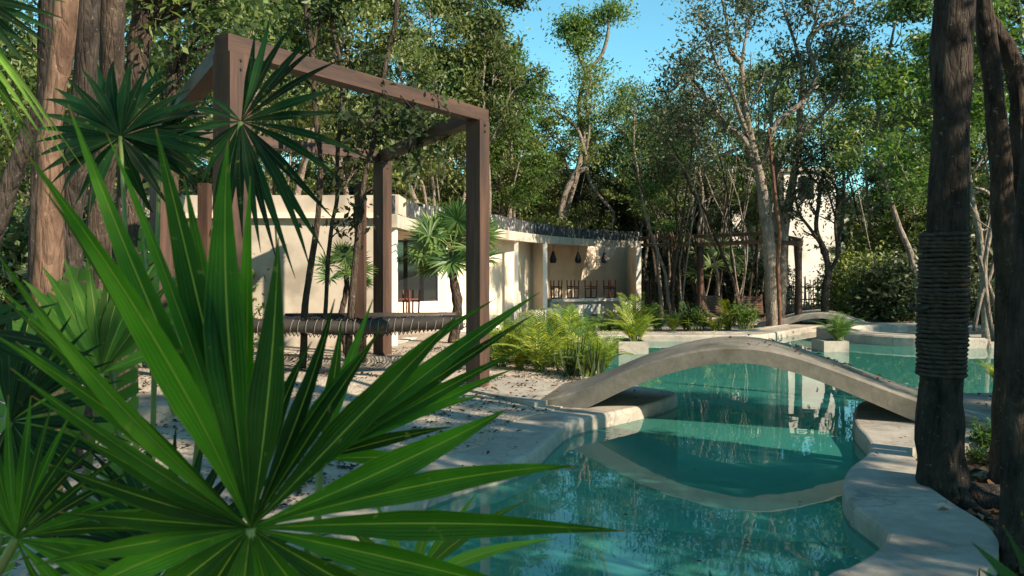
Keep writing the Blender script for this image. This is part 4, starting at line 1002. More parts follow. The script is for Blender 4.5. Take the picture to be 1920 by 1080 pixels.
sktree('red_stem', 'thin reddish stem standing against the big pale tree', 19.0, [([(1462,640,7),(1461,560,8),(1458,500,8),(1462,440,7),(1455,380,6),(1447,300,5),(1440,240,4)], 0)], 'bark_red', 'leafA', cat='vine')
# small dark tree in front of the white house
sktree('dark_tree', 'small dark forked tree silhouetted against the white house', 19.5, [
    ([(1545,600,16),(1548,540,14),(1553,510,13),(1546,470,11),(1530,430,9),(1535,380,7),(1540,340,6),(1560,300,5),(1600,270,4)], 4),
    ([(1553,510,9),(1570,480,7),(1566,420,6),(1570,360,5),(1550,320,4),(1545,270,3)], 4),
    ([(1546,470,8),(1520,430,6),(1498,400,5),(1490,360,4)], 4),
    ([(1540,350,5),(1510,320,4),(1500,290,3)], 4)], 'bark_dark', 'leafD', nper=9, lsize=.10, sig=(.2,.2,.12), seed=53, twigs=4, tl=.6)
# tree with tight round crown against the sky
sktree('round_crowned_tree', 'tree lifting tight rounded clumps of foliage into the open sky', 32, [
    ([(1050,470,16),(1060,400,14),(1080,330,12),(1095,260,10),(1085,200,9),(1100,140,8),(1130,100,7),(1140,60,6),(1140,30,4)], 2),
    ([(1100,140,6),(1080,90,5),(1075,60,4)], 2)], 'bark_pale', 'leafC', nper=60, lsize=.15, sig=(.38,.38,.26), seed=55, twigs=3, tl=.5)
for k, (px, py, rr) in enumerate(((1075,50,.55),(1100,75,.5),(1135,25,.6),(1150,10,.45),(1120,45,.5))): pass
o_ = leaf_mesh('crown', [P(px+dx, py+dy, 32+dz)-Vector((X_(1050,32),32,0)) for px, py in ((1068,48),(1080,60),(1100,78),(1108,62),(1130,22),(1148,14),(1120,35),(1160,20),(1095,42),(1090,90)) for dx, dy, dz in ((0,0,0),(10,5,.4),(-8,6,-.3))], 110, (.25,.25,.20), .15, 77); o_.materials.append(M['leafA'])
link('crown', o_, bpy.data.objects['round_crowned_tree'])
for k, (px, Y, ytop, v, rz, lab) in enumerate([(985,31.5,-60,0,.4,'wispy tree with white branches at the left side of the open sky'),(1010,33,100,1,2.1,'thin wispy tree just right of the sky gap, topped by small tufts'),(1240,34,120,0,1.0,'open crowned tree whose top frays against the sky'),(1310,26,90,1,4.0,'open crowned tree behind the left limbs of the big pale tree'),(1650,25,130,1,2.8,'thin open tree with sky showing through its crown, right of the white house'),(1575,26,60,0,5.1,'wispy open tree rising behind the white house')]):
    me, lm = TW[v]; zt = EYE-(ytop-HOR)/F*Y; s_ = (zt+.2)/9.0; tree_obj('wispy_tree', lab, me, lm, (X_(px,Y),Y,-.15), rz, (s_,s_,s_))
# leaning pale limb behind the pavilion and bare branches
sktree('leaning_tree', 'leaning pale trunk with bare crooked branches above the pavilion roof', 31.2, [
    ([(1040,470,12),(1055,380,13),(1075,330,12),(1098,310,11),(1092,270,8),(1078,235,6),(1050,215,5),(1030,200,4)], 2),
    ([(1098,310,8),(1108,345,6),(1130,375,6),(1150,400,5),(1145,430,4)], 0),
    ([(1096,300,6),(1105,240,5),(1100,190,4),(1110,150,3)], 3)], 'bark_pale', 'leafB', nper=26, seed=57, twigs=4, tl=.7)
sktree('leaning_tree', 'slender tree whose bare forking twigs spread above the black parapet', 32, [
    ([(1245,480,8),(1240,380,8),(1220,320,7),(1200,270,6),(1190,220,5),(1160,180,3)], 3),
    ([(1200,270,5),(1160,240,4),(1145,225,3)], 2),([(1200,270,5),(1240,225,4),(1260,200,3)], 2)], 'bark_pale', 'leafA', nper=26, seed=58, twigs=4, tl=.7)
sktree('leaning_tree', 'pale leaning trunk rising behind the end of the long cream wall', 20.5, [([(800,420,14),(775,370,13),(757,320,12),(745,270,9),(760,200,7),(750,120,6),(770,40,5)], 3),([(757,320,8),(790,340,6),(800,390,5)], 0)], 'bark_pale', 'leafA', nper=26, seed=59, twigs=4)
# three thin trunks inside the frame
thin = [('thin_tree','thin trunk nearest the wide frond fan, leaning left inside the timber frame',10.6,[([(566,690,15),(570,640,14),(572,573,13),(584,496,12),(595,418,12),(601,340,11),(600,277,10),(591,212,10),(586,98,10),(577,50,10),(570,-40,9)],0),([(586,98,7),(600,30,5),(625,-20,4)],3)],'bark_mid'),
        ('thin_tree','thinnest trunk of the three before the long cream wall',10.7,[([(598,690,9),(605,640,8),(611,573,8),(615,496,8),(623,418,8),(632,374,8),(633,293,8),(640,212,8),(640,131,8),(624,50,7),(615,-40,7)],1),([(640,212,5),(600,160,4),(570,130,3)],1)],'bark_mid'),
        ('thin_tree','thin trunk crossing the top beam of the frame, leaf tufts where they meet',10.4,[([(652,695,15),(655,620,14),(662,534,13),(673,437,12),(682,342,11),(698,277,11),(711,196,10),(724,115,10),(740,50,9),(748,-40,9)],1),([(711,196,5),(690,230,4),(660,250,3)],2),([(711,210,5),(745,240,4),(775,250,3)],2)],'bark_mid')]
for k, (nm, lab, Y, lb, bk) in enumerate(thin): sktree(nm, lab, Y, lb, bk, 'leafN', nper=10, lsize=.11, sig=(.16,.16,.10), seed=60+k, twigs=4, tl=.35)
# thick trunks at left
sktree('thick_tree', 'thick pinkish trunk with peeling smooth bark at the left', 4.6, [
    ([(88,1200,86),(84,900,72),(82,700,66),(88,560,64),(92,460,60),(96,360,50),(92,285,52),(98,240,42),(104,180,42),(118,80,46),(122,0,48),(126,-120,48),(120,-330,40)], 0)], 'bark_pink', 'leafA', seed=70, n=16)
sktree('thick_tree', 'dark rough trunk just behind the pinkish one, at its right', 5.4, [
    ([(120,900,66),(126,700,58),(130,560,54),(132,430,52),(142,320,56),(156,200,50),(164,90,48),(168,0,46),(176,-200,40)], 0)], 'bark_dark', 'leafA', seed=71, n=14)
sktree('thick_tree', 'dark trunk standing in for the shaded left side of the pinkish one', 5.0, [  # dark stem added as the shaded left flank of the pinkish trunk
    ([(52,1000,40),(60,760,38),(70,520,34),(76,330,34),(84,180,34),(90,60,34),(92,-100,34)], 0)], 'bark_dark', 'leafA', seed=72, n=12)
sktree('thick_tree', 'lichen spotted brown trunk right of the left cluster', 6.4, [
    ([(182,860,62),(184,700,54),(188,560,50),(186,430,50),(194,320,50),(206,220,50),(211,110,50),(212,0,52),(214,-160,48)], 0)], 'bark_mid', 'leafA', seed=73, n=14)
sktree('thick_tree', 'grey mottled trunk at the right of the left cluster of trunks', 8.0, [
    ([(232,760,50),(236,600,48),(240,430,48),(246,300,50),(254,180,48),(262,80,46),(272,0,44),(284,-120,40)], 0),
    ([(262,80,26),(285,40,22),(300,-20,18)],2)], 'bark_mid', 'leafA', seed=74, n=14)
sktree('forked_tree', 'pale forked tree beyond the back left post, its fork near the top edge', 10.5, [
    ([(330,700,24),(326,500,24),(322,330,22),(322,200,22),(326,100,22),(330,0,20),(336,-120,18)], 2),([(326,165,16),(345,110,15),(368,50,14),(388,0,12),(400,-80,10)], 2)], 'bark_mid', 'leafA', nper=20, seed=75, twigs=4)
sktree('leaning_tree', 'dark leaning trunk crossing the left edge', 4.2, [([(-60,620,40),(-20,470,38),(10,370,36),(40,290,34),(70,200,30)], 0)], 'bark_dark', 'leafA', seed=76, n=12)
# right hand trunks
rt_ = sktree('rope_wrapped_tree', 'thick dark trunk at right, bound with black rope, rising from the cement rim', 5.15, [
    ([(1770,985,150),(1768,950,118),(1766,900,104),(1764,800,92),(1762,700,88),(1768,560,82),(1778,430,80),(1782,300,76),(1784,150,77),(1786,0,80),(1788,-160,78),(1790,-400,66)], 0)], 'bark_dark', 'leafA', seed=80, n=24)
rp_ = empty('rope_wrap', (P(1765,566,5.15).x, 5.15, 0), 'tight coils of black rope bound round the right hand trunk', 'rope')
zt, zb = P(0,436,5.15).z, P(0,704,5.15).z; nc = 34
prof = lambda z: P(1771-(zt-z)/(zt-zb)*7, 0, 5.15).x
rwid = lambda z: (.133+.006*math.sin((z-zb)*2.6))*(1.0+.04*(zt-z)/(zt-zb))
tor = {}
for i in range(nc):
    z = zb+(zt-zb)*(i+.5)/nc; rr = rwid(z)+rnd.uniform(-.002,.003); mb = MB(); K = 64; r_ = (zt-zb)/nc*.52*rnd.uniform(.85,1.1); vs = []; fs = []
    for k in range(K):
        a = 2*math.pi*k/K
        for j in range(6):
            b = 2*math.pi*j/6+k*1.1; q = r_*(1+.12*math.sin(b*2+k*.9)); vs.append(Vector(((rr+q*math.cos(b))*math.cos(a), (rr+q*math.cos(b))*math.sin(a), q*math.sin(b)+.004*math.sin(a+i))))
    for k in range(K):
        for j in range(6): fs.append((k*6+j, ((k+1)%K)*6+j, ((k+1)%K)*6+(j+1)%6, k*6+(j+1)%6))
    mb.add(vs, fs); o = mb.build('rope_coil', M['rope'], rp_, True); o.location = (prof(z)-rp_.location.x, 0, z)
mb = MB(); p0 = Vector((prof(1.1)-rp_.location.x-.178, .02, 1.10)); mb.tube([p0, p0+Vector((-.03,-.05,.02)), p0+Vector((-.05,-.05,-.01)), p0+Vector((-.02,-.07,-.03)), p0+Vector((.05,-.10,0))], .014, 6); mb.build('rope_knot', M['rope'], rp_)
sktree('double_tree', 'rough dark trunk of the pair at the right edge, splitting near the top', 5.6, [
    ([(1884,905,78),(1884,860,56),(1882,760,46),(1888,640,44),(1884,520,44),(1880,400,44),(1876,300,42),(1866,200,40),(1856,110,40),(1846,40,38),(1838,-40,36),(1820,-200,30)], 0),
    ([(1846,20,24,.1),(1868,60,34,.1),(1890,100,38,.1),(1906,150,40,.1),(1912,250,40,.1),(1916,400,42,.1),(1916,560,46,.1),(1912,700,48,.1),(1908,900,56,.1)], 0)], 'bark_mid', 'leafA', seed=81, n=14)
sktree('leaning_tree', 'nearly black trunk filling the bottom right edge', 4.0, [
    ([(1906,1180,74),(1902,1060,64),(1900,960,52),(1898,860,44),(1904,740,42),(1912,600,44),(1924,440,44),(1935,300,44),(1945,100,44),(1950,-200,40)], 0)], 'bark_dark', 'leafA', seed=82, n=14)
sktree('fallen_branches', 'tangle of pale crooked branches between the two right hand trees', 8.5, [
    ([(1862,640,8),(1850,560,9),(1846,500,9),(1856,440,8),(1866,390,7),(1850,360,6),(1826,352,5)], 0),
    ([(1826,620,7),(1838,560,8),(1858,510,8),(1870,450,7),(1868,400,6)], 0),([(1868,435,5),(1850,425,4),(1832,412,3)], 0),
    ([(1872,600,8),(1862,560,8),(1848,520,7),(1836,480,6)], 0)], 'bark_pale', 'leafA', cat='branches', seed=83)
# upper canopies of the near trees, above the frame of the picture
for k, (x, y, z, s_, v) in enumerate([(3.1,5.5,3.9,.42,0),(-2.7,4.6,3.7,.42,2),(-3.2,6.4,4.0,.5,0)]): pass
# exposed roots
mb = MB()
for a, L in ((-.2,.8),(-.55,.7),(.3,.9),(-1.2,.35),(.9,.7)):
    d = Vector((math.cos(a), math.sin(a), 0)); p = Vector((2.79,5.15,-.10)); pts = [p+d*.1]
    for i in range(6): d = (d+Vector((rnd.uniform(-.3,.3), rnd.uniform(-.3,.3),0))).normalized(); q = pts[-1]+d*(L/6); q.z = -.14-.008*i; pts.append(q)
    mb.tube(pts, [.075,.06,.05,.04,.035,.03,.02], 8, wob=.3)
o = mb.build('roots', M['bark_dark'], rt_, True); o.location = -rt_.location

# ---------------- fan palms ----------------
def blade_pts(h, tip, W, nrm, bow, n=12, fold=.35, wpeak=.40, sag=None):
    h = Vector(h); tip = Vector(tip); D = tip-h; Ln = D.length; nrm = (nrm-D.normalized()*nrm.dot(D.normalized())).normalized()
    vs = []; uv = []
    sg = sag or Vector((0,0,0))
    for i in range(n):
        s_ = (i/(n-1)); p = h+D*s_+nrm*(bow*Ln*4*s_*(1-s_))+sg*(4*s_*(1-s_))
        t = (D+nrm*(bow*Ln*4*(1-2*s_))).normalized(); side = t.cross(nrm).normalized(); up = side.cross(t)
        w_ = W*(s_/wpeak if s_ < wpeak else max(0,(1-((s_-wpeak)/(1-wpeak))**1.15))); w_ = max(w_, W*.03)
        if s_ > .999: w_ = .0006
        for u, f in ((-1,fold),(-.5,fold*.5),(0,0),(.5,fold*.5),(1,fold)):
            vs.append(p+side*(w_*u)+up*(w_*f)); uv.append((u*.5+.5, s_))
    fs = []
    for i in range(n-1):
        for j in range(4): fs.append((i*5+j, i*5+j+1, i*5+6+j, i*5+5+j))
    return vs, fs, uv
def fanleaf(parent, hub, tips, mat, Wd, nrm, rootpt=None, name='fan_leaf', fold=.35, bow=.05, merge=False, W=None):
    """a fan leaf: stalk mesh with one leaflet object per blade (or one mesh when far)"""
    off = -parent.location; hub = Vector(hub); nrm = Vector(nrm).normalized()
    mb = MB()
    if rootpt is not None:
        rp0 = Vector(rootpt); mid = rp0.lerp(hub,.5)+Vector((0,0,.08)); mb.tube(spline([rp0, mid, hub],5), [.009]*8+[.007]*3, 7)
    else: mb.tube([hub-nrm*.03, hub+nrm*.004], .008, 7)
    lf = mb.build(name, M['stalk'], parent, True); lf.location = off
    for i, tp in enumerate(tips):
        w_ = tp[2] if len(tp) > 2 and isinstance(tp, tuple) else Wd
        tip = tp[0] if isinstance(tp, tuple) and isinstance(tp[0], Vector) else tp
        L_ = (tip-hub).length; vs, fs, uv = blade_pts(hub, tip, w_*rnd.uniform(.85,1.1), nrm, bow*rnd.uniform(.3,1.6), fold=fold*rnd.uniform(.6,1.3), sag=Vector((rnd.uniform(-.03,.03), 0, rnd.uniform(-.01,.05)))*L_); m2 = MB(); m2.add(vs, fs, uv); m2.build('leaflet', mat, lf, True)
    return lf
def pxfan(parent, hub, tips, mat, nrm=(0,-1,0), **k):
    """tips: (px, py, depth, half width px)"""
    H = P(*hub); tt = [(P(a,b,c), None, hw/F*(c*.5+hub[2]*.5)) for a, b, c, hw in tips]
    return fanleaf(parent, H, tt, mat, .01, nrm, **k)

fp = empty('foreground_fan_palm', (-.45,.9,-.05), 'large bright green fan palm filling the lower left foreground', 'fan palm')
WS = 1.22
main = [(48,285,.78,27),(128,195,1.02,25),(292,240,1.12,27),(428,262,1.12,31),(522,445,1.05,27),
        (-10,468,.86,16),(8,560,.9,15),(-40,610,.9,15),(20,690,.95,15),(60,742,.95,14),(120,800,1.0,13),(90,870,1.0,14),(110,960,1.02,16),(60,1060,1.0,18),
        (628,560,1.16,18),(862,588,1.2,34),(952,766,1.25,30),(1078,874,1.28,27),(1174,996,1.22,29),(1060,1130,1.15,30),(900,1230,1.1,34),(700,1290,1.08,36),(560,1330,1.05,34),(430,1340,1.0,34),(300,1300,1.0,32),(180,1220,1.0,30),(90,1150,1.0,26),
        (80,350,.98,11),(200,250,1.06,12),(345,330,1.2,14),(470,330,1.15,13),(-20,520,.92,10),(30,640,.95,9),(700,640,1.2,10),(200,150+700,1.02,10),(150,910,1.0,10)] + [(345,330,1.2,16),(585,640,1.2,18),(720,610,1.24,17)]
main = [(a,b,c,d*(WS if a < 560 else .95)) for a,b,c,d in main]
pxfan(fp, (470,990,1.0), main, M['frond'], nrm=(.05,-1,.12), rootpt=(-.35,1.25,.2), fold=.78, bow=.03)
second = [(1012,548,1.6,20),(1000,590,1.6,18),(985,650,1.62,17),(962,692,1.62,15),(905,742,1.6,16),(850,800,1.6,15),(800,860,1.6,14),(930,560,1.55,17),(700,560,1.5,14),(640,600,1.5,14)]
pxfan(fp, (600,860,1.5), second, M['frond'], nrm=(.1,-1,.5), rootpt=(-.35,1.35,.2), fold=.4, bow=.05)
low = [(890,926,1.35,11),(992,930,1.35,16),(1088,1090,1.3,20),(950,1120,1.3,15),(1000,1140,1.3,14),(860,1000,1.32,12),(900,1180,1.3,16),(1030,1150,1.3,15),(640,1000,1.35,14),(560,1040,1.35,16)]
pxfan(fp, (770,1100,1.35), [(1045,1010,1.3,14),(1090,1120,1.3,20),(960,1150,1.3,17),(1020,1150,1.3,17),(905,1190,1.3,18),(985,940,1.36,14),(892,926,1.36,11),(820,940,1.36,12),(700,930,1.36,12),(640,980,1.36,13),(600,1080,1.36,14)], M['frondb'], nrm=(0,-1,.6), rootpt=(-.3,1.3,.1), fold=.4, bow=.10)

mp_ = empty('tall_fan_palm', (-1.0,2.3,-.05), 'fan palm leaves, their green darkened for shade, spreading in front of the timber frame', 'fan palm')
BW_ = 1.05
sc_ = lambda a,b,k=1.10: (452+(a-452)*k, 228+(b-228)*k)
B = [(508,22,2.0,8),(550,45,2.0,8),(588,62,2.0,8),(612,72,2.05,7),(640,112,2.1,8),(636,166,2.1,9),(648,210,2.1,9),(668,294,2.1,9),(622,332,2.1,9),(604,388,2.0,9),(588,440,2.0,10),(566,475,2.0,9),(540,482,2.0,9),(512,462,1.95,9),(484,440,1.95,9),(455,420,1.95,9),(430,400,1.95,9),(405,372,2.0,9),(385,335,2.0,8),(372,292,2.0,8),(352,250,2.0,8),(345,205,2.05,7),(380,175,2.05,6),(478,60,2.05,7)]
pxfan(mp_, (452,228,1.95), [(*sc_(a,b,1.0 if b < 228 else 1.16),c,d*BW_) for a,b,c,d in B], M['frond_shaded'], nrm=(.35,-1,.25), rootpt=(-1.0,2.3,.0), fold=.45, bow=.05)
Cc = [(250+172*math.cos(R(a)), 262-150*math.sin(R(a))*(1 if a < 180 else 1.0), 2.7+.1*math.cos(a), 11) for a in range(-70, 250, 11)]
pxfan(mp_, (226,256,2.6), [(a-20,b,c,w_) for a,b,c,w_ in Cc], M['frond_shaded'], nrm=(.1,-1,.35), rootpt=(-1.1,2.4,.0), fold=.4, bow=.06)
pxfan(mp_, (300,265,2.7), [(300+110*math.cos(R(a)), 265-100*math.sin(R(a)), 2.75, 8) for a in range(-60, 80, 10)], M['frond_shaded'], nrm=(-.1,-1,.2), rootpt=(-1.1,2.4,.0), fold=.4)

lp_ = empty('left_fan_palm', (-1.5,1.9,-.05), 'bright drooping fan palm leaves hanging in from the left edge', 'fan palm')
Dd = [(62,282,1.62,7),(100,290,1.6,7),(130,312,1.6,7),(158,318,1.62,6),(20,262,1.62,7),(40,300,1.6,7),(80,296,1.6,7),(-30,300,1.6,8),(115,268,1.62,6),(-60,330,1.6,8)]
lf = pxfan(lp_, (-70,80,1.75), Dd, M['frondb'], nrm=(.3,-.9,.5), rootpt=(-1.5,1.9,.0), fold=.5, bow=.22)
pxfan(lp_, (-60,-10,2.2), [(-60+190*math.cos(R(a)), -10-190*math.sin(R(a)), 2.2, 9) for a in range(-95, 60, 9)], M['frond_shaded'], nrm=(.2,-1,-.1), rootpt=(-1.5,1.9,.0), fold=.4)
pxfan(lp_, (30,1010,1.15), [(30+270*math.cos(R(a)), 1010-270*math.sin(R(a)), 1.2+.03*math.sin(a), 10) for a in range(-60, 160, 9)], M['frond'], nrm=(.3,-1,.4), rootpt=(-1.4,1.8,.0), fold=.4, bow=.06)
pxfan(lp_, (190,700,1.9), [(190+230*math.cos(R(a)), 700-230*math.sin(R(a)), 1.95, 14) for a in range(20, 200, 11)], M['frondb'], nrm=(.3,-1,.4), rootpt=(-1.2,2.1,.0), fold=.4, bow=.06)
pxfan(lp_, (330,1060,1.5), [(330+300*math.cos(R(a)), 1060-260*math.sin(R(a)), 1.55, 15) for a in range(-20, 200, 11)], M['frond_shaded'], nrm=(0,-1,.7), rootpt=(-1.0,1.9,.0), fold=.4, bow=.06)
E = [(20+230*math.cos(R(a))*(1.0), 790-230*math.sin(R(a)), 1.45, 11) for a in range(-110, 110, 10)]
pxfan(lp_, (20,790,1.4), E, M['frond_shaded'], nrm=(.2,-1,.5), rootpt=(-1.4,1.8,.0), fold=.4, bow=.04)
pxfan(lp_, (-50,620,1.3), [(112,568,1.25,11),(182,670,1.25,12),(190,740,1.25,10),(90,700,1.3,10),(60,560,1.3,10)], M['frond_shaded'], nrm=(.1,-1,.4), rootpt=(-1.4,1.8,.0), fold=.4)

# broad pleated banana-like leaves, bright in the sun
bl = empty('broad_leaf_plant', (-1.6,2.6,-.05), 'broad pleated leaves glowing yellow green behind the foreground fan', 'plant')
def broad(h, tip, W, nrm, n=14, split=.0):
    h = P(*h); tip = P(*tip); D = tip-h; nrm = Vector(nrm).normalized(); vs = []; uv = []; sd = D.normalized().cross(nrm).normalized()
    W = W/F*tip.y
    mb = MB()
    for i in range(n):
        s0, s1 = i/n, (i+1)/n-.012; 
        for sg in (-1,1):
            q = []
            for s_ in (s0, s1):
                w_ = W*math.sin(math.pi*min(1,(s_*.93+.05)))**.7; p = h+D*s_+nrm*(.08*D.length*4*s_*(1-s_)); q.append((p, p+sd*(sg*w_)+D.normalized()*w_*.45+nrm*(.12*w_*(1 if (i%2) else .4))))
            a, b = q; b_ = mb.n; m_ = (a[0]+a[1])/2+nrm*.01
            mb.add([a[0], a[1], b[1], b[0]], [(0,1,2,3)], [(.1,s0),(.9,s0),(.9,s1),(.1,s1)])
    o = mb.build('broad_leaf', M['broad'], bl); o.location = -bl.location
    mb = MB(); mb.tube([h+D*k/6+nrm*(.08*D.length*4*(k/6)*(1-k/6))+nrm*.004 for k in range(7)], [.010,.009,.008,.007,.006,.004,.002], 6); r = mb.build('midrib', M['stalk'], o)
M['broad'] = leafmat('broad_leaf_green', [(.07,.15,.025),(.10,.20,.03),(.13,.23,.04)], .45, objrand=.05, rough=.4)
broad((70,1000,1.9),(150,500,2.0),62,(.2,-1,.3)); broad((20,1000,1.8),(60,590,1.9),60,(-.2,-1,.3)); broad((230,900,2.0),(190,540,2.2),40,(.6,-1,.3))
broad((150,1150,1.7),(240,860,1.9),60,(.1,-1,.8)); broad((-20,1120,1.6),(40,860,1.7),44,(.3,-1,.2)); broad((330,780,2.3),(268,400,2.5),18,(.1,-1,.1)); broad((380,720,2.2),(402,462,2.3),13,(.4,-1,.1)); broad((340,760,2.2),(326,520,2.3),16,(.4,-1,.1))
broad((330,1150,1.5),(250,1000,1.7),60,(.1,-1,.8)); broad((520,1160,1.5),(640,1030,1.6),50,(.1,-1,.9))

# mid-distance fan palms: whole leaves
def fan_mesh(seed, rad=.5, nseg=26, span=300, droop=.25, wf=1.0):
    rng = random.Random(seed); mb = MB()
    for i in range(nseg):
        a = R(90-span/2+span*i/(nseg-1)); L = rad*(1-.25*abs((i/(nseg-1))-.5)*2)*rng.uniform(.9,1.08)
        d = Vector((math.cos(a), 0, math.sin(a))); tip = d*L+Vector((0, -droop*L*rng.uniform(.4,1.1), -droop*L*.4)); W = wf*rad*math.radians(span/nseg)*.30
        vs, fs, uv = blade_pts(Vector((0,0,0)), tip, W, Vector((0,-1,0)), .08, 5, .45, .45); mb.add(vs, fs, uv)
    me = mb.mesh('fan_leaf', True); return me
FM = [fan_mesh(1), fan_mesh(2, .5, 24, 260, .45), fan_mesh(3, .5, 28, 320, .1)]
def fanpalm(name, label, base, ztop, r, leaves, mat, seed, sc=1.0, dead=0):
    rng = random.Random(seed); t = empty(name, base, label, 'fan palm'); H = ztop-base[2]
    mb = MB(); n = 14; pts = [Vector((.05*math.sin(i*.5+seed),0,H*i/n)) for i in range(n+1)]
    mb.tube(pts, [r*(1.15 if i%2 else .95)*(1.2-.35*i/n) for i in range(n+1)], 9, wob=.3); mb.build('trunk', M['bark_mid'], t, True)
    top = pts[-1]
    for k in range(leaves):
        az = k*2.399+rng.uniform(-.3,.3); el = R(75-115*k/leaves)+rng.uniform(-.1,.1); L = rng.uniform(.45,.65)*sc
        d = Vector((math.cos(az)*math.cos(el), math.sin(az)*math.cos(el), math.sin(el))); hub = top+d*L+Vector((0,0,-.05*L))
        mb = MB(); mb.tube(spline([top-d*.02, top+d*L*.5+Vector((0,0,.05)), hub],3), .010, 5); st = mb.build('leaf_stalk', M['stalk'], t, True)
        me = FM[k%3]
        key = (me.name, mat)
        if key not in KIDS: m2 = me.copy(); m2.materials.clear(); m2.materials.append(M[mat]); KIDS[key] = m2
        o = link('fan_leaf', KIDS[key], st); o.location = hub
        yv = -(Vector((0,0,1))*math.cos(el)*.8+Vector((0,-.6,0))-d*math.sin(el)*.6).normalized(); zv = (d-yv*d.dot(yv)).normalized(); xv = yv.cross(zv)
        o.rotation_euler = Matrix((xv,yv,zv)).transposed().to_euler(); o.scale = (sc*rng.uniform(.85,1.1),)*3
    return t
fanpalm('fan_palm', 'bright fan palm in front of the pavilion, half behind the tall frame post', (X_(853,14.3),14.3,-.1), 1.62, .085, 17, 'palm_m', 5, 1.05)
fanpalm('fan_palm', 'small fan palm before the long cream wall, its trunk bare', (X_(645,12.4),12.4,-.05), 1.25, .045, 9, 'palm_m', 8, .62)
fanpalm('fan_palm', 'pale green fan palm in the shade beyond the log pergola', (X_(1345,25),25,-.1), 1.5, .07, 10, 'leafA', 9, 1.2)

# ---------------- areca palms and leafy plants ----------------
def areca_mesh(seed, nf=16, h=.9, mat='areca'):
    rng = random.Random(seed); mb = MB(); st = MB()
    for k in range(nf):
        az = rng.uniform(0,6.28); d = Vector((math.cos(az), math.sin(az), 0)); lean = rng.uniform(.3,1.05); L = h*rng.uniform(.7,1.15); p = Vector((rng.uniform(-.08,.08), rng.uniform(-.08,.08), 0)); pts = [p]
        for i in range(9):
            u = i/8; v = Vector((0,0,1))*(1-u*lean*1.35)+d*(lean*.45+u*lean*1.1); p = p+v.normalized()*(L/9); pts.append(p)
        st.tube(pts, [.011-.0009*i for i in range(10)], 4, False)
        for i in range(2, 10):
            for q in (0,.5):
                a = pts[i-1].lerp(pts[i], q); t = (pts[i]-pts[i-1]).normalized(); sd = t.cross(Vector((0,0,1)));
                if sd.length < .05: sd = Vector((-d.y,d.x,0))
                sd.normalize(); ll = .26*h*math.sin(math.pi*(.18+.78*(i+q)/11))
                for sg in (-1,1):
                    dr = (sd*sg*.85+t*.75+Vector((0,0,.12))).normalized(); b = a+dr*ll*.55; c = a+dr*ll+Vector((0,0,-.16*ll)); wv = t*.011
                    mb.add([a-wv*.4, a+wv*.4, b+wv, b-wv, c], [(0,1,2,3),(3,2,4)])
    s_ = st.mesh('stalks'); s_.materials.append(M['stalk']); m_ = mb.mesh('fronds'); m_.materials.append(M[mat]); return s_, m_
AR = [areca_mesh(101), areca_mesh(102), areca_mesh(103, 20, .75), areca_mesh(104, 16, .9, 'areca_g'), areca_mesh(105, 14, .8, 'areca_g')]
def leafy_mesh(seed, mat='areca_g', n=26, h=.6, L=.26, W=.035):
    rng = random.Random(seed); mb = MB(); st = MB()
    for k in range(n):
        az = rng.uniform(0,6.28); r = rng.random()*.22; b = Vector((r*math.cos(az), r*math.sin(az), 0)); H = h*rng.uniform(.5,1); top = b+Vector((math.cos(az)*.12, math.sin(az)*.12, H)); st.tube([b, top], .008, 4, False)
        for j in range(7):
            a2 = j*2.4+az; dd = Vector((math.cos(a2), math.sin(a2), .55)).normalized(); p = b.lerp(top, .35+.65*j/6); sd = dd.cross(Vector((0,0,1))).normalized()
            l = L*rng.uniform(.7,1.1); m_ = p+dd*l*.5+Vector((0,0,.02)); e = p+dd*l-Vector((0,0,.25*l))
            mb.add([p, m_+sd*W, e, m_-sd*W], [(0,1,2,3)])
    s_ = st.mesh('stalks'); s_.materials.append(M['stalk']); m2 = mb.mesh('leaves'); m2.materials.append(M[mat]); return s_, m2
LV = [leafy_mesh(201), leafy_mesh(202, 'areca_g', 34, .7)]
def sword_mesh(seed, n=16, h=.5):
    rng = random.Random(seed); mb = MB()
    for k in range(n):
        az = rng.uniform(0,6.28); b = Vector((rng.uniform(-.1,.1), rng.uniform(-.1,.1), 0)); tip = b+Vector((math.cos(az)*.16, math.sin(az)*.16, h*rng.uniform(.6,1.1)))
        vs, fs, uv = blade_pts(b-Vector((0,0,.05)), tip, .022, Vector((math.cos(az),math.sin(az),.2)), .05, 6, .3, .3); mb.add(vs, fs, uv)
    me = mb.mesh('sword_leaves', True); me.materials.append(M['leafN']); return me
SW = sword_mesh(301)
rp2 = random.Random(12)
def plant(name, label, px, Y, z, pair, sc, cat='palm', group=None):
    x_ = X_(px, Y)
    if not inside(x_, Y, hole): z = gz(x_, Y)-.01
    t = empty(name, (X_(px,Y), Y, z), label, cat, group, rp2.uniform(0,6.28)); t.scale = (sc,sc,sc*rp2.uniform(.9,1.1))
    link('stalks', pair[0], t); link(pair[1].name.split('.')[0], pair[1], t); return t
bed = [(938,10.8,1.0,0),(958,12.3,1.15,2),(985,11.3,1.05,1),(1000,13.2,1.1,3),(1012,10.4,.95,0),(1030,12.2,1.1,4),(1048,11.2,1.0,3),(1064,13.6,1.1,0),(1090,15.8,1.05,3),(1130,17.6,1.0,4),(1075,10.35,.8,3),(1100,10.1,.8,2),(1125,10.25,.72,0),(1060,16.6,1.1,3),(1030,16.5,1.1,2),(960,14.6,1.1,3),(925,13.0,1.0,4),(1160,18.2,.9,4),(1000,15.4,1.1,0)]
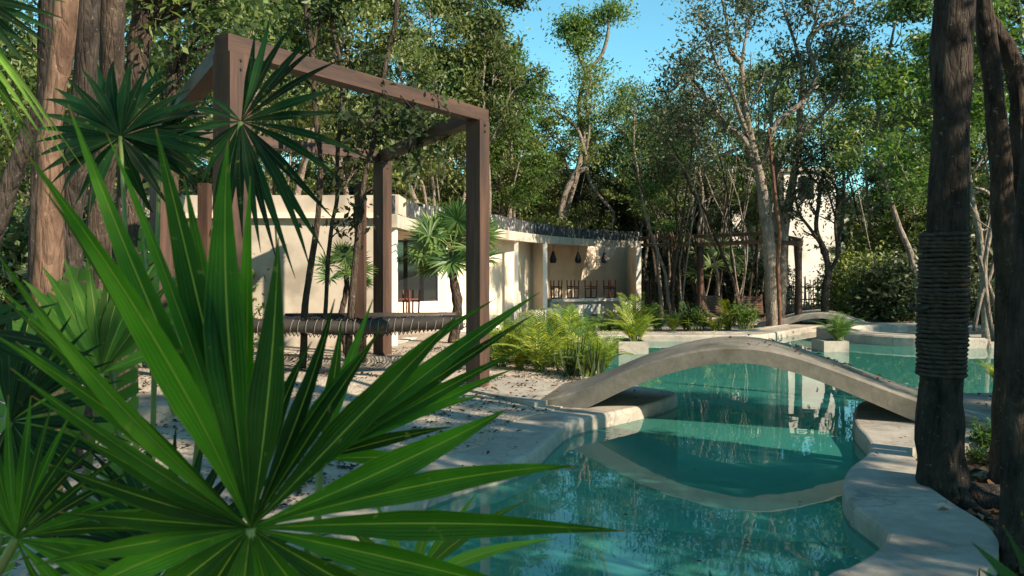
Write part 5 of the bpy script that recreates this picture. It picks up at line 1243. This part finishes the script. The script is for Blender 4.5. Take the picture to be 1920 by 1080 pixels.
bl_ = ['yellow green areca clump beside the tall frame post','areca clump behind the first one near the frame post','bright areca clump in the middle of the bed','tall green areca at the back of the bed','golden areca clump at the front edge of the landing','green areca behind the golden clump','deep green areca near the centre front of the bed','yellowish areca in front of the small bay','green areca below the bar plinth','green areca against the white plinth, near the pool planter','low green areca beside the sword leaved plant','low bright areca beside the footbridge foot','small golden areca leaning over the near bridge','green areca under the left bay column','yellow areca under the pavilion columns','green areca behind the frame post side of the bed','green areca half hidden by the foreground fan','small green areca at the right end of the plinth','olive areca at the heart of the bed']
for k, (px, Y, s_, v) in enumerate(bed): plant('areca_palm', bl_[k], px, Y, -.05, AR[v], s_*(.92 if Y < 12 else .80 if Y < 14.1 else .66), group='areca palms in the bed by the landing')
plant('areca_palm', 'golden areca palm growing in the planter in the pool', 1186, 14.3, 0, AR[1], .78); plant('areca_palm', 'second golden areca stem in the pool planter, behind', 1196, 14.5, 0, AR[0], .8)
plant('areca_palm', 'dark green palm in the planter by the round tub', 1569, 14.6, -.02, AR[3], .72); plant('areca_palm', 'dark green palm at the back of the planter by the round tub', 1575, 14.75, -.02, AR[4], .78)
for k, (px, Y, s_, v, lab) in enumerate([(948,11.6,.8,1,'bright areca filling the bed edge by the frame post'),(975,10.5,.62,2,'low golden areca at the landing edge near the post'),(1040,10.9,.75,0,'golden areca in the front row, mid bed'),(1090,11.0,.7,1,'golden areca behind the sword leaved plants'),(1115,12.3,.75,3,'green areca at the water side of the bed'),(1142,11.4,.5,2,'low areca spilling over the pool edge behind the bridge'),(1010,12.6,.8,2,'yellow areca behind the front row, left of the bed centre')]): plant('areca_palm', lab, px, Y, 0, AR[v], s_, group='areca palms in the bed by the landing')
for k, (px, Y, s_, v, lab) in enumerate([(1075,17.8,.8,3,'dark green areca in front of the bar plinth, left'),(1105,18.6,.8,4,'dark green areca in front of the bar plinth, middle'),(1140,18.3,.7,3,'dark green areca in front of the bar plinth, right'),(1165,17.9,.7,0,'golden areca behind the pool planter, left'),(1055,15.0,.7,2,'golden areca behind the bed, by the pool back wall')]): plant('areca_palm', lab, px, Y, 0, AR[v], s_, group='areca palms before the pavilion')
back = [(1190,19.0,1.0,0,'golden areca behind the pool planter'),(1235,19.3,.8,3,'green areca first along the back edge of the pool'),(1262,19.1,.7,2,'golden areca second along the back edge of the pool'),(1286,19.4,.8,4,'green areca in the middle of the back edge of the pool'),(1340,19.0,.6,2,'low golden areca before the first deck chair'),(1364,19.2,.75,1,'golden areca before the gap between the deck chairs')]
for px, Y, s_, v, lab in back: plant('areca_palm', lab, px, Y, -.12, AR[v], s_*1.15)
for px, Y, s_, lab in ((1300,19.2,.95,'leafy green plant left of the first deck chair'),(1320,19.5,.6,'small leafy plant before the first deck chair'),(1397,18.9,.95,'leafy green plant covering the second deck chair'),(1662,20.6,1.15,'broad green shrub on the ledge right of the far bridge'),(1695,20.6,1.0,'leafy green shrub beside the rope wrapped trunk, beyond the pool'),(1640,20.9,.9,'leafy green shrub at the right foot of the far bridge')):
    plant('leafy_plant', lab, px, Y, -.12, LV[int(px)%2], s_, 'plant')
for px, Y, z, s_, lab in ((1078,9.9,-.02,1.0,'dark sword leaved plant at the front of the bed'),(1108,9.65,-.02,.9,'dark sword leaved plant beside the foot of the near bridge'),(1060,10.15,-.02,.8,'dark sword leaved plant behind the landing'),(1345,18.6,-.14,.6,'low sword leaved tuft at the pool back edge')):
    t = empty('sword_plant', (X_(px,Y), Y, z), lab, 'plant'); t.scale = (s_,)*3; link('sword_leaves', SW, t)
plant('areca_palm', 'small bright palm arching over the water beside the right hand trunks', 1874, 9.3, -.02, AR[2], .5)
plant('leafy_plant', 'small bright green weed at the foot of the right landing wall', 1830, 6.15, -.17, LV[0], .22, 'plant')
plant('leafy_plant', 'trailing dark plant against the right landing wall', 1842, 6.4, -.17, LV[1], .35, 'plant')
# dark out-of-focus leaves close to the lens at the bottom right
dp = empty('dark_leaf_plant', (.62,.95,-.1), 'nearly black blurred leaves poking in at the bottom right corner', 'plant')
for a, b, c, d, w_ in ((1960,1160,1820,1015,16),(1960,1160,1835,1065,14),(1960,1160,1880,985,12),(1960,1160,1915,960,12),(1960,1160,1790,1085,14),(1340,1160,1330,1068,12),(1300,1150,1250,1072,9)):
    vs, fs, uv = blade_pts(P(a,b,.95), P(c,d,.95), w_/F*.95, Vector((0,-1,.3)), .05); mb = MB(); mb.add(vs, fs, uv); o = mb.build('leaf', M['frond_shaded'], dp, True); o.location = -dp.location
# vines and leaf tufts hanging on the frame's beam
def beamat(a, b, u): return a.lerp(b, u)+Vector((0,0,HT-.05))
vn = empty('climbing_vine', beamat(FL, FRp, .6), 'dark leafy vine tangled over the front beam of the timber frame', 'vine')
mb = MB(); tips = []
for k in range(9):
    u = rnd.uniform(.42,.70); p = beamat(FL, FRp, u)-vn.location; pts = wander(p+Vector((0,0,.05)), Vector((rnd.uniform(-1,1),rnd.uniform(-.6,.6),rnd.uniform(-.9,.3))), rnd.uniform(.2,.65), 6, rnd, .7, -.08); mb.tube(pts, .005, 4, False); tips += pts[1:]
mb.build('vine_stem', M['bark_dark'], vn)['kind'] = 'stuff'; lm = leaf_mesh('vine_leaves', tips, 3, (.06,.06,.05), .085, 5, .2, .5); lm.materials.append(M['leafN']); link('vine_leaves', lm, vn)
vn = empty('climbing_vine', beamat(FRp, BR, .45), 'thin leafy vine dangling from the right beam of the timber frame', 'vine')
mb = MB(); tips = []
for k in range(7):
    u = rnd.uniform(.3,.75); p = beamat(FRp, BR, u)-vn.location; pts = wander(p, Vector((rnd.uniform(-.3,.3),0,-1)), rnd.uniform(.3,.9), 6, rnd, .5, -.1); mb.tube(pts, .005, 4, False); tips += pts[2:]
mb.build('vine_stem', M['bark_dark'], vn)['kind'] = 'stuff'; lm = leaf_mesh('vine_leaves', tips, 4, (.07,.07,.06), .11, 6, .2, .5); lm.materials.append(M['leafN']); link('vine_leaves', lm, vn)

# ---------------- litter ----------------
def scatter(name, pts, size, mat, label, seed, flat=.35, asp=.55):
    r = np.random.RandomState(seed); c = np.array([tuple(p) for p in pts], dtype=np.float32); n = len(c)
    nr = r.normal(0,flat,(n,3)); nr[:,2] = 1; nr /= np.linalg.norm(nr,axis=1)[:,None]; a = np.cross(nr, r.normal(0,1,(n,3))); a /= np.linalg.norm(a,axis=1)[:,None]; b = np.cross(nr,a)
    l = (size*r.uniform(.4,1.4,n))[:,None]; c[:,2] += l[:,0]*.18
    v = np.stack([c-a*l*.5, c+b*l*asp*.5+nr*l*.15, c+a*l*.5, c-b*l*asp*.5+nr*l*.15],1); me = quads_mesh(name, v); me.materials.append(M[mat]); return tag(link(name, me), label, kind='stuff')
pts = []
while len(pts) < 9000:
    x, y = rnd.uniform(-8,1.2), rnd.uniform(4,13.5)
    if noise.noise(Vector((x*1.1,y*1.1,3)))+.35*noise.noise(Vector((x*4,y*4,7))) < .02+rnd.uniform(-.2,.25): continue
    if inside(x,y,hole): continue
    pts.append((x,y,gz(x,y)))
scatter('bark_litter', pts, .045, 'chips', 'dark chips and dry leaf crumbs on the sand', 1)
pts = []
while len(pts) < 2600:
    x, y = rnd.uniform(2.3,6), rnd.uniform(2.5,7.2)
    if not inside(x,y,hole): pts.append((x,y,gz(x,y)))
scatter('leaf_litter', pts, .09, 'litter', 'brown dead leaves under the right hand trees', 2)
pts = []
land = [g2(1002,752,.025), g2(880,728,.025), g2(905,700,.025), g2(1150,724,.025)]
while len(pts) < 110:
    x, y = rnd.uniform(-1.5,1.6), rnd.uniform(7,11)
    if inside(x,y,land): pts.append((x,y,.027))
for _ in range(60):
    t = rnd.random(); i = rnd.uniform(.45,.95)
    p = Vector((.22,8.0)).lerp(Vector((4.24,6.95)), i)+Vector((.34,1.22))*rnd.uniform(.1,.95); pts.append((p.x,p.y,nbz[min(44,int(i*44+.5))]+.008))
for _ in range(70): pts.append((rnd.uniform(4.2,6.5), rnd.uniform(7.1,8.4), .004))
for _ in range(130):
    x, y = rnd.uniform(-1,4), rnd.uniform(3.5,9)
    if inside(x,y,hout) and not inside(x,y,pool): pts.append((x,y,ZC+.004))
scatter('fallen_leaves', pts, .055, 'litter', 'scattered dead leaves on the cement landing, bridge and rim', 3)
pts = []
for _ in range(90):
    x, y = rnd.uniform(.2,4), rnd.uniform(4,9.5)
    if inside(x,y,pool): pts.append((x,y,ZW+.002))
scatter('floating_leaves', pts, .032, 'litter', 'tiny leaves floating on the pool', 4, .08)

# tell look-alikes apart by their place, counted from the left
ORD = 'first second third fourth fifth sixth seventh eighth ninth tenth eleventh twelfth thirteenth fourteenth fifteenth sixteenth seventeenth eighteenth nineteenth twentieth twenty-first twenty-second twenty-third twenty-fourth twenty-fifth twenty-sixth twenty-seventh twenty-eighth'.split()
same = {}
for o in list(bpy.data.objects):
    if o.parent is None and o.get('group') and o.get('label'): same.setdefault(o['label'], []).append(o)
for lab, os_ in same.items():
    if 1 < len(os_) <= len(ORD) and 'outside the picture' not in lab:
        os_.sort(key=lambda o: o.location.x/max(.1, o.location.y))
        for k, o in enumerate(os_): o['label'] = lab+', '+ORD[k]+' from left'
